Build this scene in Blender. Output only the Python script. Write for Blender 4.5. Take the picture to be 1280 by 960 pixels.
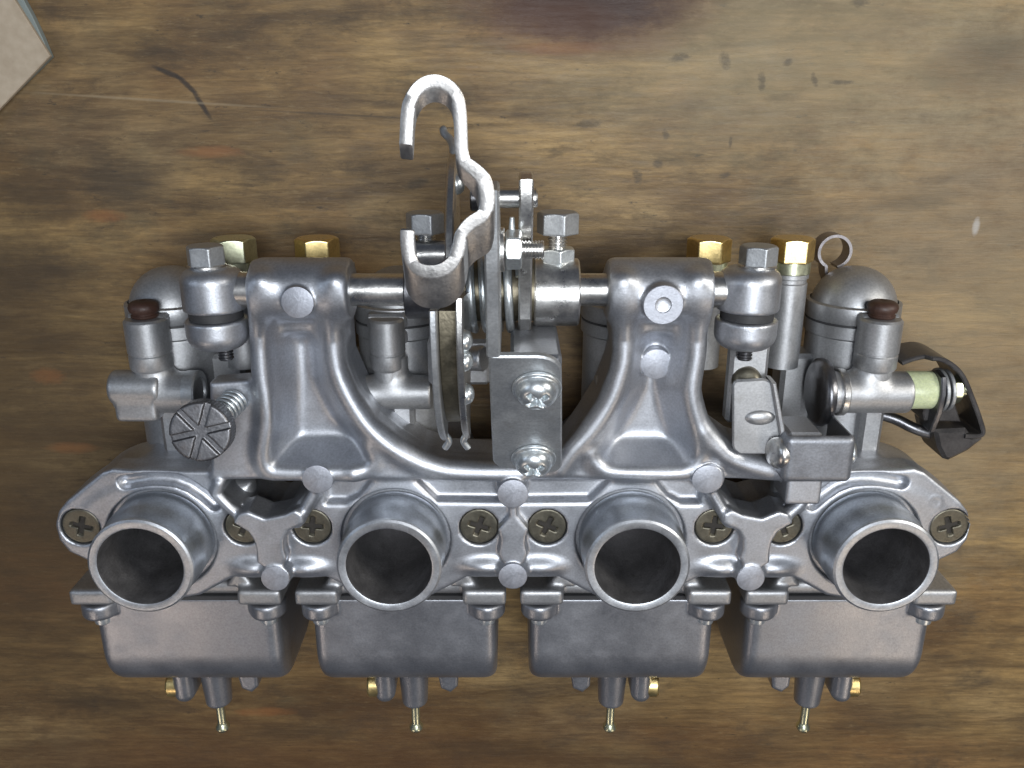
import bpy, math, random
import numpy as np
from mathutils import Vector, Matrix

for o in list(bpy.data.objects):
    bpy.data.objects.remove(o)
scene = bpy.context.scene
COL = scene.collection
R = math.radians
MM = 0.001
H = 66.0            # height of the flange plane above the tabletop, mm

# ------------------------------------------------------------------ camera
TILT = 19.1
FOC = 1080.0        # focal length in pixels of a 1280 px wide picture
CAM = (-0.4, 146.6, 261.4)      # mm, bank coordinates (flange plane z = 0)
cd = bpy.data.cameras.new('camera')
cam = bpy.data.objects.new('camera', cd)
COL.objects.link(cam)
cam.location = (CAM[0]*MM, CAM[1]*MM, (CAM[2]+H)*MM)
cam.rotation_euler = (-R(TILT), 0, 0)
cd.sensor_width = 36.0
cd.lens = 36.0*FOC/1280.0
cd.clip_start = 0.01
cd.clip_end = 50
cd.dof.use_dof = True
cd.dof.focus_distance = 0.268
cd.dof.aperture_fstop = 45.0
scene.camera = cam

# ------------------------------------------------------------------ world and lamps
world = bpy.data.worlds.new('World')
scene.world = world
world.use_nodes = True
bg = world.node_tree.nodes['Background']
bg.inputs[0].default_value = (0.62, 0.72, 0.95, 1)
bg.inputs[1].default_value = 0.08


def lamp(name, loc, target, size, power, color, size_y=None):
    l = bpy.data.lights.new(name, 'AREA')
    l.shape = 'RECTANGLE'
    l.size = size
    l.size_y = size_y or size
    l.energy = power
    l.color = color
    o = bpy.data.objects.new(name, l)
    COL.objects.link(o)
    o.location = loc
    d = Vector(target) - Vector(loc)
    o.rotation_euler = d.to_track_quat('-Z', 'Y').to_euler()
    return o


lamp('ceiling_lamp', (0.09, 0.15, 0.74), (0.02, 0.06, 0.05), 0.34, 4.3, (0.92, 0.96, 1.0), 0.20)
lamp('window_lamp', (0.58, 0.30, 0.46), (0.04, 0.07, 0.05), 0.20, 2.6, (1.0, 0.96, 0.88), 0.20)
lamp('left_cool_light', (-0.55, 0.22, 0.50), (-0.04, 0.05, 0.05), 0.20, 0.35, (0.72, 0.84, 1.0), 0.20)  # weak bluish light from the left
lamp('side_lamp', (-0.37, -0.33, 0.46), (-0.13, -0.03, 0.05), 0.12, 0.26, (1.0, 0.82, 0.68), 0.14)
lamp('corner_lamp', (0.37, -0.34, 0.46), (0.13, -0.03, 0.05), 0.12, 0.32, (1.0, 0.82, 0.64), 0.14)

scene.view_settings.view_transform = 'Standard'
scene.view_settings.look = 'None'
scene.view_settings.gamma = 1.0
scene.view_settings.exposure = 0.0

# ------------------------------------------------------------------ picture measurements -> mm
_s, _c = math.sin(R(TILT)), math.cos(R(TILT))


def W(px, py, z):
    """point of the plane at height z (mm) that was measured at this place of the photograph"""
    u = (px-640)/FOC
    v = (480-py)/FOC
    dy = -_s+v*_c
    dz = -_c-v*_s
    t = (z-CAM[2])/dz
    return (CAM[0]+u*t, CAM[1]+dy*t, z)


def PX(z, pts):
    return [W(a, b, z)[:2] for a, b in pts]


def S(px, z):
    """pixels -> mm at about this height"""
    return px/FOC*((CAM[2]-z)*1.06)


# ------------------------------------------------------------------ materials
MATS = {}


def nt(name):
    m = bpy.data.materials.new(name)
    m.use_nodes = True
    b = m.node_tree.nodes['Principled BSDF']
    MATS[name] = m
    return m, m.node_tree, b


def metal(name, col, rough, metallic=1.0, bump=0.0, bscale=900, var=0.12, vscale=60, rvar=0.08, spec=0.5, dirt=None):
    m, t, b = nt(name)
    N, L = t.nodes, t.links
    tc = N.new('ShaderNodeTexCoord')
    n1 = N.new('ShaderNodeTexNoise')
    n1.inputs['Scale'].default_value = vscale
    n1.inputs['Detail'].default_value = 6
    n1.inputs['Roughness'].default_value = 0.65
    L.new(tc.outputs['Object'], n1.inputs['Vector'])
    cr = N.new('ShaderNodeMapRange')
    cr.inputs[1].default_value = 0.3
    cr.inputs[2].default_value = 0.7
    cr.inputs[3].default_value = 1-var
    cr.inputs[4].default_value = 1+var
    L.new(n1.outputs['Fac'], cr.inputs[0])
    mx = N.new('ShaderNodeVectorMath')
    mx.operation = 'SCALE'
    mx.inputs[0].default_value = col[:3]
    L.new(cr.outputs[0], mx.inputs['Scale'])
    out = mx.outputs[0]
    # fine grain speckle of the blasted surface
    n3 = N.new('ShaderNodeTexNoise')
    n3.inputs['Scale'].default_value = 1400
    n3.inputs['Detail'].default_value = 2
    L.new(tc.outputs['Object'], n3.inputs['Vector'])
    c3 = N.new('ShaderNodeMapRange')
    c3.inputs[1].default_value = 0.25
    c3.inputs[2].default_value = 0.75
    c3.inputs[3].default_value = 0.86
    c3.inputs[4].default_value = 1.14
    L.new(n3.outputs['Fac'], c3.inputs[0])
    m3 = N.new('ShaderNodeVectorMath')
    m3.operation = 'SCALE'
    L.new(out, m3.inputs[0])
    L.new(c3.outputs[0], m3.inputs['Scale'])
    out = m3.outputs[0]
    if dirt:
        nd = N.new('ShaderNodeTexNoise')
        nd.inputs['Scale'].default_value = 130
        nd.inputs['Detail'].default_value = 8
        nd.inputs['Roughness'].default_value = 0.7
        L.new(tc.outputs['Object'], nd.inputs['Vector'])
        rd = N.new('ShaderNodeMapRange')
        rd.inputs[1].default_value = 0.56
        rd.inputs[2].default_value = 0.72
        rd.inputs[3].default_value = 0.0
        rd.inputs[4].default_value = dirt[3]
        L.new(nd.outputs['Fac'], rd.inputs[0])
        md = N.new('ShaderNodeMix')
        md.data_type = 'RGBA'
        L.new(rd.outputs[0], md.inputs[0])
        L.new(out, md.inputs[6])
        md.inputs[7].default_value = (*dirt[:3], 1)
        out = md.outputs[2]
    L.new(out, b.inputs['Base Color'])
    b.inputs['Metallic'].default_value = metallic
    b.inputs['Specular IOR Level'].default_value = spec
    r2 = N.new('ShaderNodeMapRange')
    r2.inputs[1].default_value = 0.3
    r2.inputs[2].default_value = 0.7
    r2.inputs[3].default_value = max(0.03, rough-rvar)
    r2.inputs[4].default_value = rough+rvar
    L.new(n1.outputs['Fac'], r2.inputs[0])
    L.new(r2.outputs[0], b.inputs['Roughness'])
    if bump:
        n2 = N.new('ShaderNodeTexNoise')
        n2.inputs['Scale'].default_value = bscale
        n2.inputs['Detail'].default_value = 3
        L.new(tc.outputs['Object'], n2.inputs['Vector'])
        bp = N.new('ShaderNodeBump')
        bp.inputs['Strength'].default_value = bump
        bp.inputs['Distance'].default_value = 0.0004
        L.new(n2.outputs['Fac'], bp.inputs['Height'])
        L.new(bp.outputs[0], b.inputs['Normal'])
    return m


CAST = metal('blasted_aluminium', (0.475, 0.49, 0.525), 0.44, 0.93, 0.14, 2400, 0.06, 70, dirt=(0.33, 0.34, 0.36, 0.4))
BODY = metal('carburettor_body_metal', (0.42, 0.425, 0.435), 0.47, 0.86, 0.12, 2200, 0.08, 60, dirt=(0.24, 0.23, 0.21, 0.4))
BOWL = metal('bowl_metal', (0.36, 0.37, 0.40), 0.41, 0.9, 0.12, 2600, 0.06, 60)
SPIG = metal('spigot_metal', (0.37, 0.395, 0.43), 0.41, 0.92, 0.12, 2400, 0.08, 80)
RIM = metal('machined_rim', (0.52, 0.54, 0.57), 0.45, 0.95, 0.08, 2000, 0.06, 120)
BORE = metal('shaded_stained_bore', (0.22, 0.215, 0.22), 0.5, 0.85, 0.15, 1500, 0.25, 90, dirt=(0.06, 0.05, 0.04, 0.6))  # shade inside the bore put into the colour, along with brown varnish
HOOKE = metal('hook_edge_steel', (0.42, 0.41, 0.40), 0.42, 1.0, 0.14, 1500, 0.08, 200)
FACE = metal('sawn_face_metal', (0.40, 0.415, 0.46), 0.52, 0.85, 0.2, 1800, 0.08, 200)
STEEL = metal('bright_steel', (0.66, 0.65, 0.63), 0.32, 1.0, 0.10, 1500, 0.06, 160, dirt=(0.5, 0.48, 0.45, 0.3))
STAMP = metal('stamped_steel', (0.40, 0.415, 0.43), 0.44, 0.78, 0.15, 1100, 0.08, 120, dirt=(0.26, 0.25, 0.24, 0.4))
ZINC = metal('zinc_plate', (0.66, 0.70, 0.72), 0.33, 0.9, 0.05, 900, 0.06, 100)
DARKSTEEL = metal('dark_steel', (0.16, 0.16, 0.17), 0.36, 0.95, 0.12, 900, 0.1, 120)
DARKSTAMP = metal('dark_stamped_steel', (0.25, 0.26, 0.285), 0.45, 0.8, 0.15, 1300, 0.08, 150)
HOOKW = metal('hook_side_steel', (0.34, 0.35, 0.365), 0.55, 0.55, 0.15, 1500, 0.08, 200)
KNOB = metal('knob_steel', (0.17, 0.17, 0.18), 0.42, 0.92, 0.15, 1500, 0.12, 300, dirt=(0.12, 0.10, 0.09, 0.5))
OLIVE = metal('olive_passivated_screw', (0.16, 0.148, 0.115), 0.42, 0.85, 0.10, 1500, 0.18, 200, dirt=(0.09, 0.06, 0.035, 0.6))
BRASS = metal('brass', (0.80, 0.62, 0.28), 0.34, 1.0, 0.06, 900, 0.06, 150)
PALEBRASS = metal('pale_plated_brass', (0.70, 0.72, 0.52), 0.34, 1.0, 0.06, 900, 0.06, 150)
BLACK = metal('black_bracket_paint', (0.085, 0.08, 0.08), 0.36, 0.6, 0.12, 500, 0.1, 150)
BLACKEN = metal('recess_dark', (0.03, 0.026, 0.022), 0.6, 0.2, 0.2, 500, 0.2, 300)  # near-black disc colour that makes the cross recesses read dark
RUBBER = metal('brown_rubber', (0.05, 0.024, 0.017), 0.5, 0.0, 0.4, 500, 0.25, 300)
NYLON = metal('green_nylon', (0.53, 0.58, 0.36), 0.35, 0.0, 0.0, 500, 0.05, 100)
MATS['green_nylon'].node_tree.nodes['Principled BSDF'].inputs['Subsurface Weight'].default_value = 0.25
MATS['green_nylon'].node_tree.nodes['Principled BSDF'].inputs['Subsurface Radius'].default_value = (0.002, 0.002, 0.001)
GROOVE = metal('greasy_groove', (0.16, 0.14, 0.10), 0.4, 0.8, 0.3, 500, 0.3, 250)
GASKET = metal('gasket_slot_black', (0.03, 0.03, 0.032), 0.6, 0.0, 0.2, 500, 0.1, 200)
RINGCLIP = metal('clip_steel', (0.30, 0.28, 0.285), 0.4, 1.0, 0.1, 500, 0.15, 150)

# ------------------------------------------------------------------ mesh helpers (all in mm)


def mesh(name, V, F, sharp=None):
    me = bpy.data.meshes.new(name)
    V = np.asarray(V, dtype=np.float32)*MM
    if isinstance(F, np.ndarray):
        F4 = F.astype(np.int32)
        me.vertices.add(len(V))
        me.vertices.foreach_set('co', V.ravel())
        n, k = F4.shape
        me.loops.add(n*k)
        me.loops.foreach_set('vertex_index', F4.ravel())
        me.polygons.add(n)
        me.polygons.foreach_set('loop_start', np.arange(0, n*k, k, dtype=np.int32))
        me.update(calc_edges=True)
        me.validate()
    else:
        me.from_pydata([tuple(map(float, v)) for v in V], [], F)
        me.update()
    me.polygons.foreach_set('use_smooth', [True]*len(me.polygons))
    if sharp:
        me.set_sharp_from_angle(angle=R(sharp))
    return me


def obj(name, me, mat, parent=None, loc=(0, 0, 0), rot=None):
    o = bpy.data.objects.new(name, me)
    COL.objects.link(o)
    if mat and not me.materials:
        me.materials.append(mat)
    o.parent = parent
    o.location = [a*MM for a in loc]
    if rot is not None:
        if isinstance(rot, Matrix):
            o.rotation_euler = rot.to_euler()
        else:
            o.rotation_euler = rot
    return o


def axis_rot(d):
    """rotation that takes +Z to direction d"""
    return Vector(d).to_track_quat('Z', 'Y').to_matrix()


class MB:
    def __init__(self):
        self.v, self.f = [], []

    def add(self, V, F):
        o = len(self.v)
        self.v += [tuple(p) for p in V]
        self.f += [tuple(i+o for i in q) for q in F]
        return self

    def lathe(self, prof, n=40, o=(0, 0, 0), d=(0, 0, 1), sx=1.0, sy=1.0):
        """profile (radius, height) turned round the axis d through o; closed at both ends when radius 0"""
        M = axis_rot(d)
        V, F = [], []
        for r, h in prof:
            for k in range(n):
                a = 2*math.pi*k/n
                V.append(M @ Vector((r*math.cos(a)*sx, r*math.sin(a)*sy, h))+Vector(o))
        for i in range(len(prof)-1):
            for k in range(n):
                k2 = (k+1) % n
                F.append((i*n+k, i*n+k2, (i+1)*n+k2, (i+1)*n+k))
        if prof[0][0] > 0:
            F.append(tuple(range(n-1, -1, -1)))
        if prof[-1][0] > 0:
            F.append(tuple((len(prof)-1)*n+k for k in range(n)))
        return self.add(V, F)

    def ring(self, prof, n=40, o=(0, 0, 0), d=(0, 0, 1)):
        """closed profile loop turned round an axis (a tube with a wall)"""
        M = axis_rot(d)
        V, F = [], []
        m = len(prof)
        for r, h in prof:
            for k in range(n):
                a = 2*math.pi*k/n
                V.append(M @ Vector((r*math.cos(a), r*math.sin(a), h))+Vector(o))
        for i in range(m):
            i2 = (i+1) % m
            for k in range(n):
                k2 = (k+1) % n
                F.append((i*n+k, i*n+k2, i2*n+k2, i2*n+k))
        return self.add(V, F)

    def tube(self, pts, r, n=12, cap=True):
        pts = [Vector(p) for p in pts]
        rr = r if hasattr(r, '__len__') else [r]*len(pts)
        V, F = [], []
        prev = None
        for i, p in enumerate(pts):
            t = (pts[min(i+1, len(pts)-1)]-pts[max(i-1, 0)]).normalized()
            if prev is None:
                a = t.orthogonal().normalized()
            else:
                a = (prev-t*prev.dot(t)).normalized()
            prev = a
            b = t.cross(a)
            for k in range(n):
                w = 2*math.pi*k/n
                V.append(p+(a*math.cos(w)+b*math.sin(w))*rr[i])
        for i in range(len(pts)-1):
            for k in range(n):
                k2 = (k+1) % n
                F.append((i*n+k, i*n+k2, (i+1)*n+k2, (i+1)*n+k))
        if cap:
            F.append(tuple(range(n-1, -1, -1)))
            F.append(tuple((len(pts)-1)*n+k for k in range(n)))
        return self.add(V, F)

    def box(self, x0, x1, y0, y1, z0, z1, b=0.5, M=None, o=(0, 0, 0)):
        """box with chamfered edges"""
        c = Vector(((x0+x1)/2, (y0+y1)/2, (z0+z1)/2))
        h = [(x1-x0)/2, (y1-y0)/2, (z1-z0)/2]
        idx, V, F = {}, [], []
        for sx in (-1, 1):
            for sy in (-1, 1):
                for sz in (-1, 1):
                    s = (sx, sy, sz)
                    for ax in range(3):
                        p = Vector([s[i]*(h[i]-(0 if i == ax else b)) for i in range(3)])
                        idx[s, ax] = len(V)
                        V.append(p+c)
        for ax in range(3):
            o1, o2 = (ax+1) % 3, (ax+2) % 3
            for sg in (-1, 1):
                q = []
                for a, bb in ((-1, -1), (1, -1), (1, 1), (-1, 1)):
                    s = [0, 0, 0]
                    s[ax], s[o1], s[o2] = sg, a, bb
                    q.append(idx[tuple(s), ax])
                F.append(tuple(q if sg > 0 else q[::-1]))
        for ax in range(3):      # edges along ax
            o1, o2 = (ax+1) % 3, (ax+2) % 3
            for a in (-1, 1):
                for bb in (-1, 1):
                    s0, s1 = [0]*3, [0]*3
                    s0[ax], s1[ax] = -1, 1
                    s0[o1] = s1[o1] = a
                    s0[o2] = s1[o2] = bb
                    q = [idx[tuple(s0), o1], idx[tuple(s1), o1], idx[tuple(s1), o2], idx[tuple(s0), o2]]
                    F.append(tuple(q if a*bb < 0 else q[::-1]))
        for sx in (-1, 1):
            for sy in (-1, 1):
                for sz in (-1, 1):
                    s = (sx, sy, sz)
                    q = [idx[s, 0], idx[s, 1], idx[s, 2]]
                    F.append(tuple(q if sx*sy*sz > 0 else q[::-1]))
        if M is not None:
            V = [M @ v + Vector(o) for v in V]
        return self.add(V, F)

    def prism(self, poly, z0, z1, b=0.4, M=None, o=(0, 0, 0)):
        """polygon (counter-clockwise) extruded along z, chamfered rims"""
        n = len(poly)
        P = [Vector((p[0], p[1])) for p in poly]
        area = sum(P[i].x*P[(i+1) % n].y-P[(i+1) % n].x*P[i].y for i in range(n))
        if area < 0:
            P = P[::-1]
        IN = []
        for i in range(n):
            e1 = (P[i]-P[i-1]).normalized()
            e2 = (P[(i+1) % n]-P[i]).normalized()
            n1, n2 = Vector((-e1.y, e1.x)), Vector((-e2.y, e2.x))
            m = (n1+n2)
            m = m/max(0.35, m.dot(n1))
            IN.append(P[i]+m*b)
        rings = [(IN, z0), (P, z0+b), (P, z1-b), (IN, z1)]
        V, F = [], []
        for Q, z in rings:
            V += [Vector((q.x, q.y, z)) for q in Q]
        for r in range(3):
            for i in range(n):
                j = (i+1) % n
                F.append((r*n+i, r*n+j, (r+1)*n+j, (r+1)*n+i))
        F.append(tuple(range(n-1, -1, -1)))
        F.append(tuple(3*n+i for i in range(n)))
        if M is not None:
            V = [M @ v + Vector(o) for v in V]
        return self.add(V, F)

    def mesh(self, name, sharp=32):
        return mesh(name, self.v, self.f, sharp)


def helix(c, d, r, pitch, turns, n=24, ph=0.0, r1=None):
    M = axis_rot(d)
    out = []
    N = int(n*turns)
    for i in range(N+1):
        a = 2*math.pi*i/n+ph
        rr = r if r1 is None else r+(r1-r)*i/N
        out.append(M @ Vector((rr*math.cos(a), rr*math.sin(a), pitch*i/n))+Vector(c))
    return out


def smoothline(pts, n=6):
    """Catmull-Rom through the points"""
    P = [np.array(p, float) for p in pts]
    P = [2*P[0]-P[1]]+P+[2*P[-1]-P[-2]]
    out = []
    for i in range(1, len(P)-2):
        for k in range(n):
            t = k/n
            out.append(0.5*((2*P[i])+(-P[i-1]+P[i+1])*t+(2*P[i-1]-5*P[i]+4*P[i+1]-P[i+2])*t*t
                            + (-P[i-1]+3*P[i]-3*P[i+1]+P[i+2])*t**3))
    out.append(P[-2])
    return out


# ------------------------------------------------------------------ solid modelling on a grid (blended castings)


class Solid:
    def __init__(self, lo, hi, h):
        self.h = h
        self.lo = np.array(lo, float)
        n = np.ceil((np.array(hi)-self.lo)/h).astype(int)+1
        self.n = n
        self.ax = [self.lo[i]+h*np.arange(n[i]) for i in range(3)]
        self.f = np.full(n, 6.0, np.float32)

    def sub(self, lo, hi):
        sl = []
        for i in range(3):
            a = int(max(0, math.floor((lo[i]-self.lo[i])/self.h)))
            b = int(min(self.n[i], math.ceil((hi[i]-self.lo[i])/self.h)+1))
            sl.append(slice(a, max(a, b)))
        X = self.ax[0][sl[0]][:, None, None]
        Y = self.ax[1][sl[1]][None, :, None]
        Z = self.ax[2][sl[2]][None, None, :]
        return tuple(sl), X.astype(np.float32), Y.astype(np.float32), Z.astype(np.float32)

    def apply(self, sl, d, op, k):
        a = self.f[sl]
        if a.size == 0:
            return
        d = np.broadcast_to(d, a.shape).astype(np.float32)
        if op == 'cut':
            d = -d
            if k > 0:
                hh = np.maximum(k-np.abs(a-d), 0)/k
                self.f[sl] = np.maximum(a, d)+hh*hh*k*0.25
            else:
                self.f[sl] = np.maximum(a, d)
        else:
            if k > 0:
                hh = np.maximum(k-np.abs(a-d), 0)/k
                self.f[sl] = np.minimum(a, d)-hh*hh*k*0.25
            else:
                self.f[sl] = np.minimum(a, d)

    def region(self, lo, hi, k, op):
        m = k+ (3.0 if op == 'add' else 2.0)
        return self.sub([l-m for l in lo], [q+m for q in hi])

    def poly(self, pts, z0, z1, r=1.0, k=1.0, op='add'):
        P = np.array(pts, float)
        lo = [P[:, 0].min(), P[:, 1].min(), z0]
        hi = [P[:, 0].max(), P[:, 1].max(), z1]
        sl, X, Y, Z = self.region(lo, hi, k, op)
        if X.size == 0 or Y.size == 0:
            return
        d2 = poly2(P, X[:, :, 0], Y[:, :, 0])[:, :, None]+r
        dz = np.abs(Z-(z0+z1)/2)-(z1-z0)/2+r
        d = np.minimum(np.maximum(d2, dz), 0)+np.sqrt(np.maximum(d2, 0)**2+np.maximum(dz, 0)**2)-r
        self.apply(sl, d, op, k)

    def cyl(self, p, q, r, k=1.0, op='add', rnd=0.4, r2=None):
        p, q = np.array(p, float), np.array(q, float)
        r2 = r if r2 is None else r2
        rm = max(r, r2)
        lo, hi = np.minimum(p, q)-rm, np.maximum(p, q)+rm
        sl, X, Y, Z = self.region(lo, hi, k, op)
        L = np.linalg.norm(q-p)
        a = (q-p)/L
        t = (X-p[0])*a[0]+(Y-p[1])*a[1]+(Z-p[2])*a[2]
        D2 = (X-p[0])**2+(Y-p[1])**2+(Z-p[2])**2-t*t
        rr = r+(r2-r)*np.clip(t/L, 0, 1)
        d2 = np.sqrt(np.maximum(D2, 0))-rr+rnd
        dt = np.abs(t-L/2)-L/2+rnd
        d = np.minimum(np.maximum(d2, dt), 0)+np.sqrt(np.maximum(d2, 0)**2+np.maximum(dt, 0)**2)-rnd
        self.apply(sl, d, op, k)

    def caps(self, pts, r, k=1.0, op='add'):
        for i in range(len(pts)-1):
            p, q = np.array(pts[i], float), np.array(pts[i+1], float)
            lo, hi = np.minimum(p, q)-r, np.maximum(p, q)+r
            sl, X, Y, Z = self.region(lo, hi, k, op)
            a = q-p
            L2 = max(1e-9, float(a @ a))
            t = np.clip(((X-p[0])*a[0]+(Y-p[1])*a[1]+(Z-p[2])*a[2])/L2, 0, 1)
            d = np.sqrt((X-p[0]-a[0]*t)**2+(Y-p[1]-a[1]*t)**2+(Z-p[2]-a[2]*t)**2)-r
            self.apply(sl, d, op, k if i == 0 or k < 0.6 else k)

    def chain(self, pts, r, k=1.0, op='add'):
        """polyline tube evaluated as one primitive (no bulges at the joints)"""
        P = np.array(pts, float)
        sl, X, Y, Z = self.region(P.min(0)-r, P.max(0)+r, k, op)
        best = None
        for i in range(len(P)-1):
            p, q = P[i], P[i+1]
            a = q-p
            L2 = max(1e-9, float(a @ a))
            t = np.clip(((X-p[0])*a[0]+(Y-p[1])*a[1]+(Z-p[2])*a[2])/L2, 0, 1)
            d = (X-p[0]-a[0]*t)**2+(Y-p[1]-a[1]*t)**2+(Z-p[2]-a[2]*t)**2
            best = d if best is None else np.minimum(best, d)
        self.apply(sl, np.sqrt(best)-r, op, k)

    def box(self, lo, hi, r=1.0, k=1.0, op='add'):
        sl, X, Y, Z = self.region(lo, hi, k, op)
        q = [np.abs(A-(l+u)/2)-(u-l)/2+r for A, l, u in ((X, lo[0], hi[0]), (Y, lo[1], hi[1]), (Z, lo[2], hi[2]))]
        d = np.sqrt(sum(np.maximum(a, 0)**2 for a in q))+np.minimum(np.maximum(np.maximum(q[0], q[1]), q[2]), 0)-r
        self.apply(sl, d, op, k)

    def ell(self, c, rad, k=1.0, op='add'):
        c, rad = np.array(c, float), np.array(rad, float)
        sl, X, Y, Z = self.region(c-rad, c+rad, k, op)
        g = np.sqrt(((X-c[0])/rad[0])**2+((Y-c[1])/rad[1])**2+((Z-c[2])/rad[2])**2)
        self.apply(sl, (g-1)*rad.min(), op, k)

    def func(self, lo, hi, fn, k=1.0, op='add'):
        sl, X, Y, Z = self.region(lo, hi, k, op)
        self.apply(sl, fn(X, Y, Z), op, k)

    def mesh(self, name, smooth=2, keep_smooth=True):
        f, n, h = self.f, self.n, self.h
        f[0], f[-1], f[:, 0], f[:, -1], f[:, :, 0], f[:, :, -1] = 6, 6, 6, 6, 6, 6
        s = f < 0
        c = n-1
        cnt = np.zeros(c, np.int8)
        for i in (0, 1):
            for j in (0, 1):
                for k in (0, 1):
                    cnt += s[i:i+c[0], j:j+c[1], k:k+c[2]]
        I = np.argwhere((cnt > 0) & (cnt < 8))
        vid = np.full(c, -1, np.int32)
        vid[I[:, 0], I[:, 1], I[:, 2]] = np.arange(len(I))
        cor = {}
        for i in (0, 1):
            for j in (0, 1):
                for k in (0, 1):
                    cor[i, j, k] = f[I[:, 0]+i, I[:, 1]+j, I[:, 2]+k]
        acc = np.zeros((len(I), 3))
        num = np.zeros(len(I))
        for a in range(3):
            o1, o2 = [x for x in range(3) if x != a]
            for u in (0, 1):
                for w in (0, 1):
                    k0 = [0]*3
                    k0[o1], k0[o2] = u, w
                    k1 = list(k0)
                    k1[a] = 1
                    f0, f1 = cor[tuple(k0)], cor[tuple(k1)]
                    cr = (f0 < 0) != (f1 < 0)
                    t = np.where(cr, f0/np.where(cr, f0-f1, 1), 0)
                    p = np.zeros((len(I), 3))
                    p[:, a] = t
                    p[:, o1] = u
                    p[:, o2] = w
                    acc += p*cr[:, None]
                    num += cr
        V = (I+acc/num[:, None])*h+self.lo
        quads = []
        for a in range(3):
            o1, o2 = (a+1) % 3, (a+2) % 3
            sl0 = [slice(None)]*3
            sl1 = [slice(None)]*3
            sl0[a], sl1[a] = slice(0, -1), slice(1, None)
            e = s[tuple(sl0)] != s[tuple(sl1)]
            E = np.argwhere(e)
            E = E[(E[:, o1] > 0) & (E[:, o2] > 0) & (E[:, o1] < c[o1]) & (E[:, o2] < c[o2])]
            inside0 = s[E[:, 0], E[:, 1], E[:, 2]]

            def g(d1, d2):
                T = E.copy()
                T[:, o1] -= d1
                T[:, o2] -= d2
                return vid[T[:, 0], T[:, 1], T[:, 2]]
            q = np.stack([g(1, 1), g(0, 1), g(0, 0), g(1, 0)], 1)
            q[~inside0] = q[~inside0][:, ::-1]
            quads.append(q)
        Q = np.concatenate(quads)
        for _ in range(smooth):
            A = np.zeros_like(V)
            m = np.zeros(len(V))
            for i in range(4):
                a, b = Q[:, i], Q[:, (i+1) % 4]
                for d in range(3):
                    A[:, d] += np.bincount(a, V[b, d], len(V))
                m += np.bincount(a, minlength=len(V))
            V = V*0.5+0.5*A/np.maximum(m, 1)[:, None]
        return mesh(name, V, Q)


def poly2(P, X, Y):
    X, Y = np.broadcast_arrays(X, Y)
    d = np.full(X.shape, 1e9, np.float32)
    s = np.ones(X.shape, np.float32)
    n = len(P)
    for i in range(n):
        a, b = P[i], P[i-1]
        ex, ey = b[0]-a[0], b[1]-a[1]
        wx, wy = X-a[0], Y-a[1]
        t = np.clip((wx*ex+wy*ey)/(ex*ex+ey*ey+1e-12), 0, 1)
        d = np.minimum(d, (wx-ex*t)**2+(wy-ey*t)**2)
        c1, c2, c3 = Y >= a[1], Y < b[1], ex*wy > ey*wx
        flip = (c1 & c2 & c3) | (~c1 & ~c2 & ~c3)
        s = np.where(flip, -s, s)
    return s*np.sqrt(d)


def mirror_mesh(me, name):
    m = me.copy()
    m.name = name
    m.transform(Matrix.Diagonal((-1, 1, 1, 1)))
    m.flip_normals()
    return m


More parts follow.
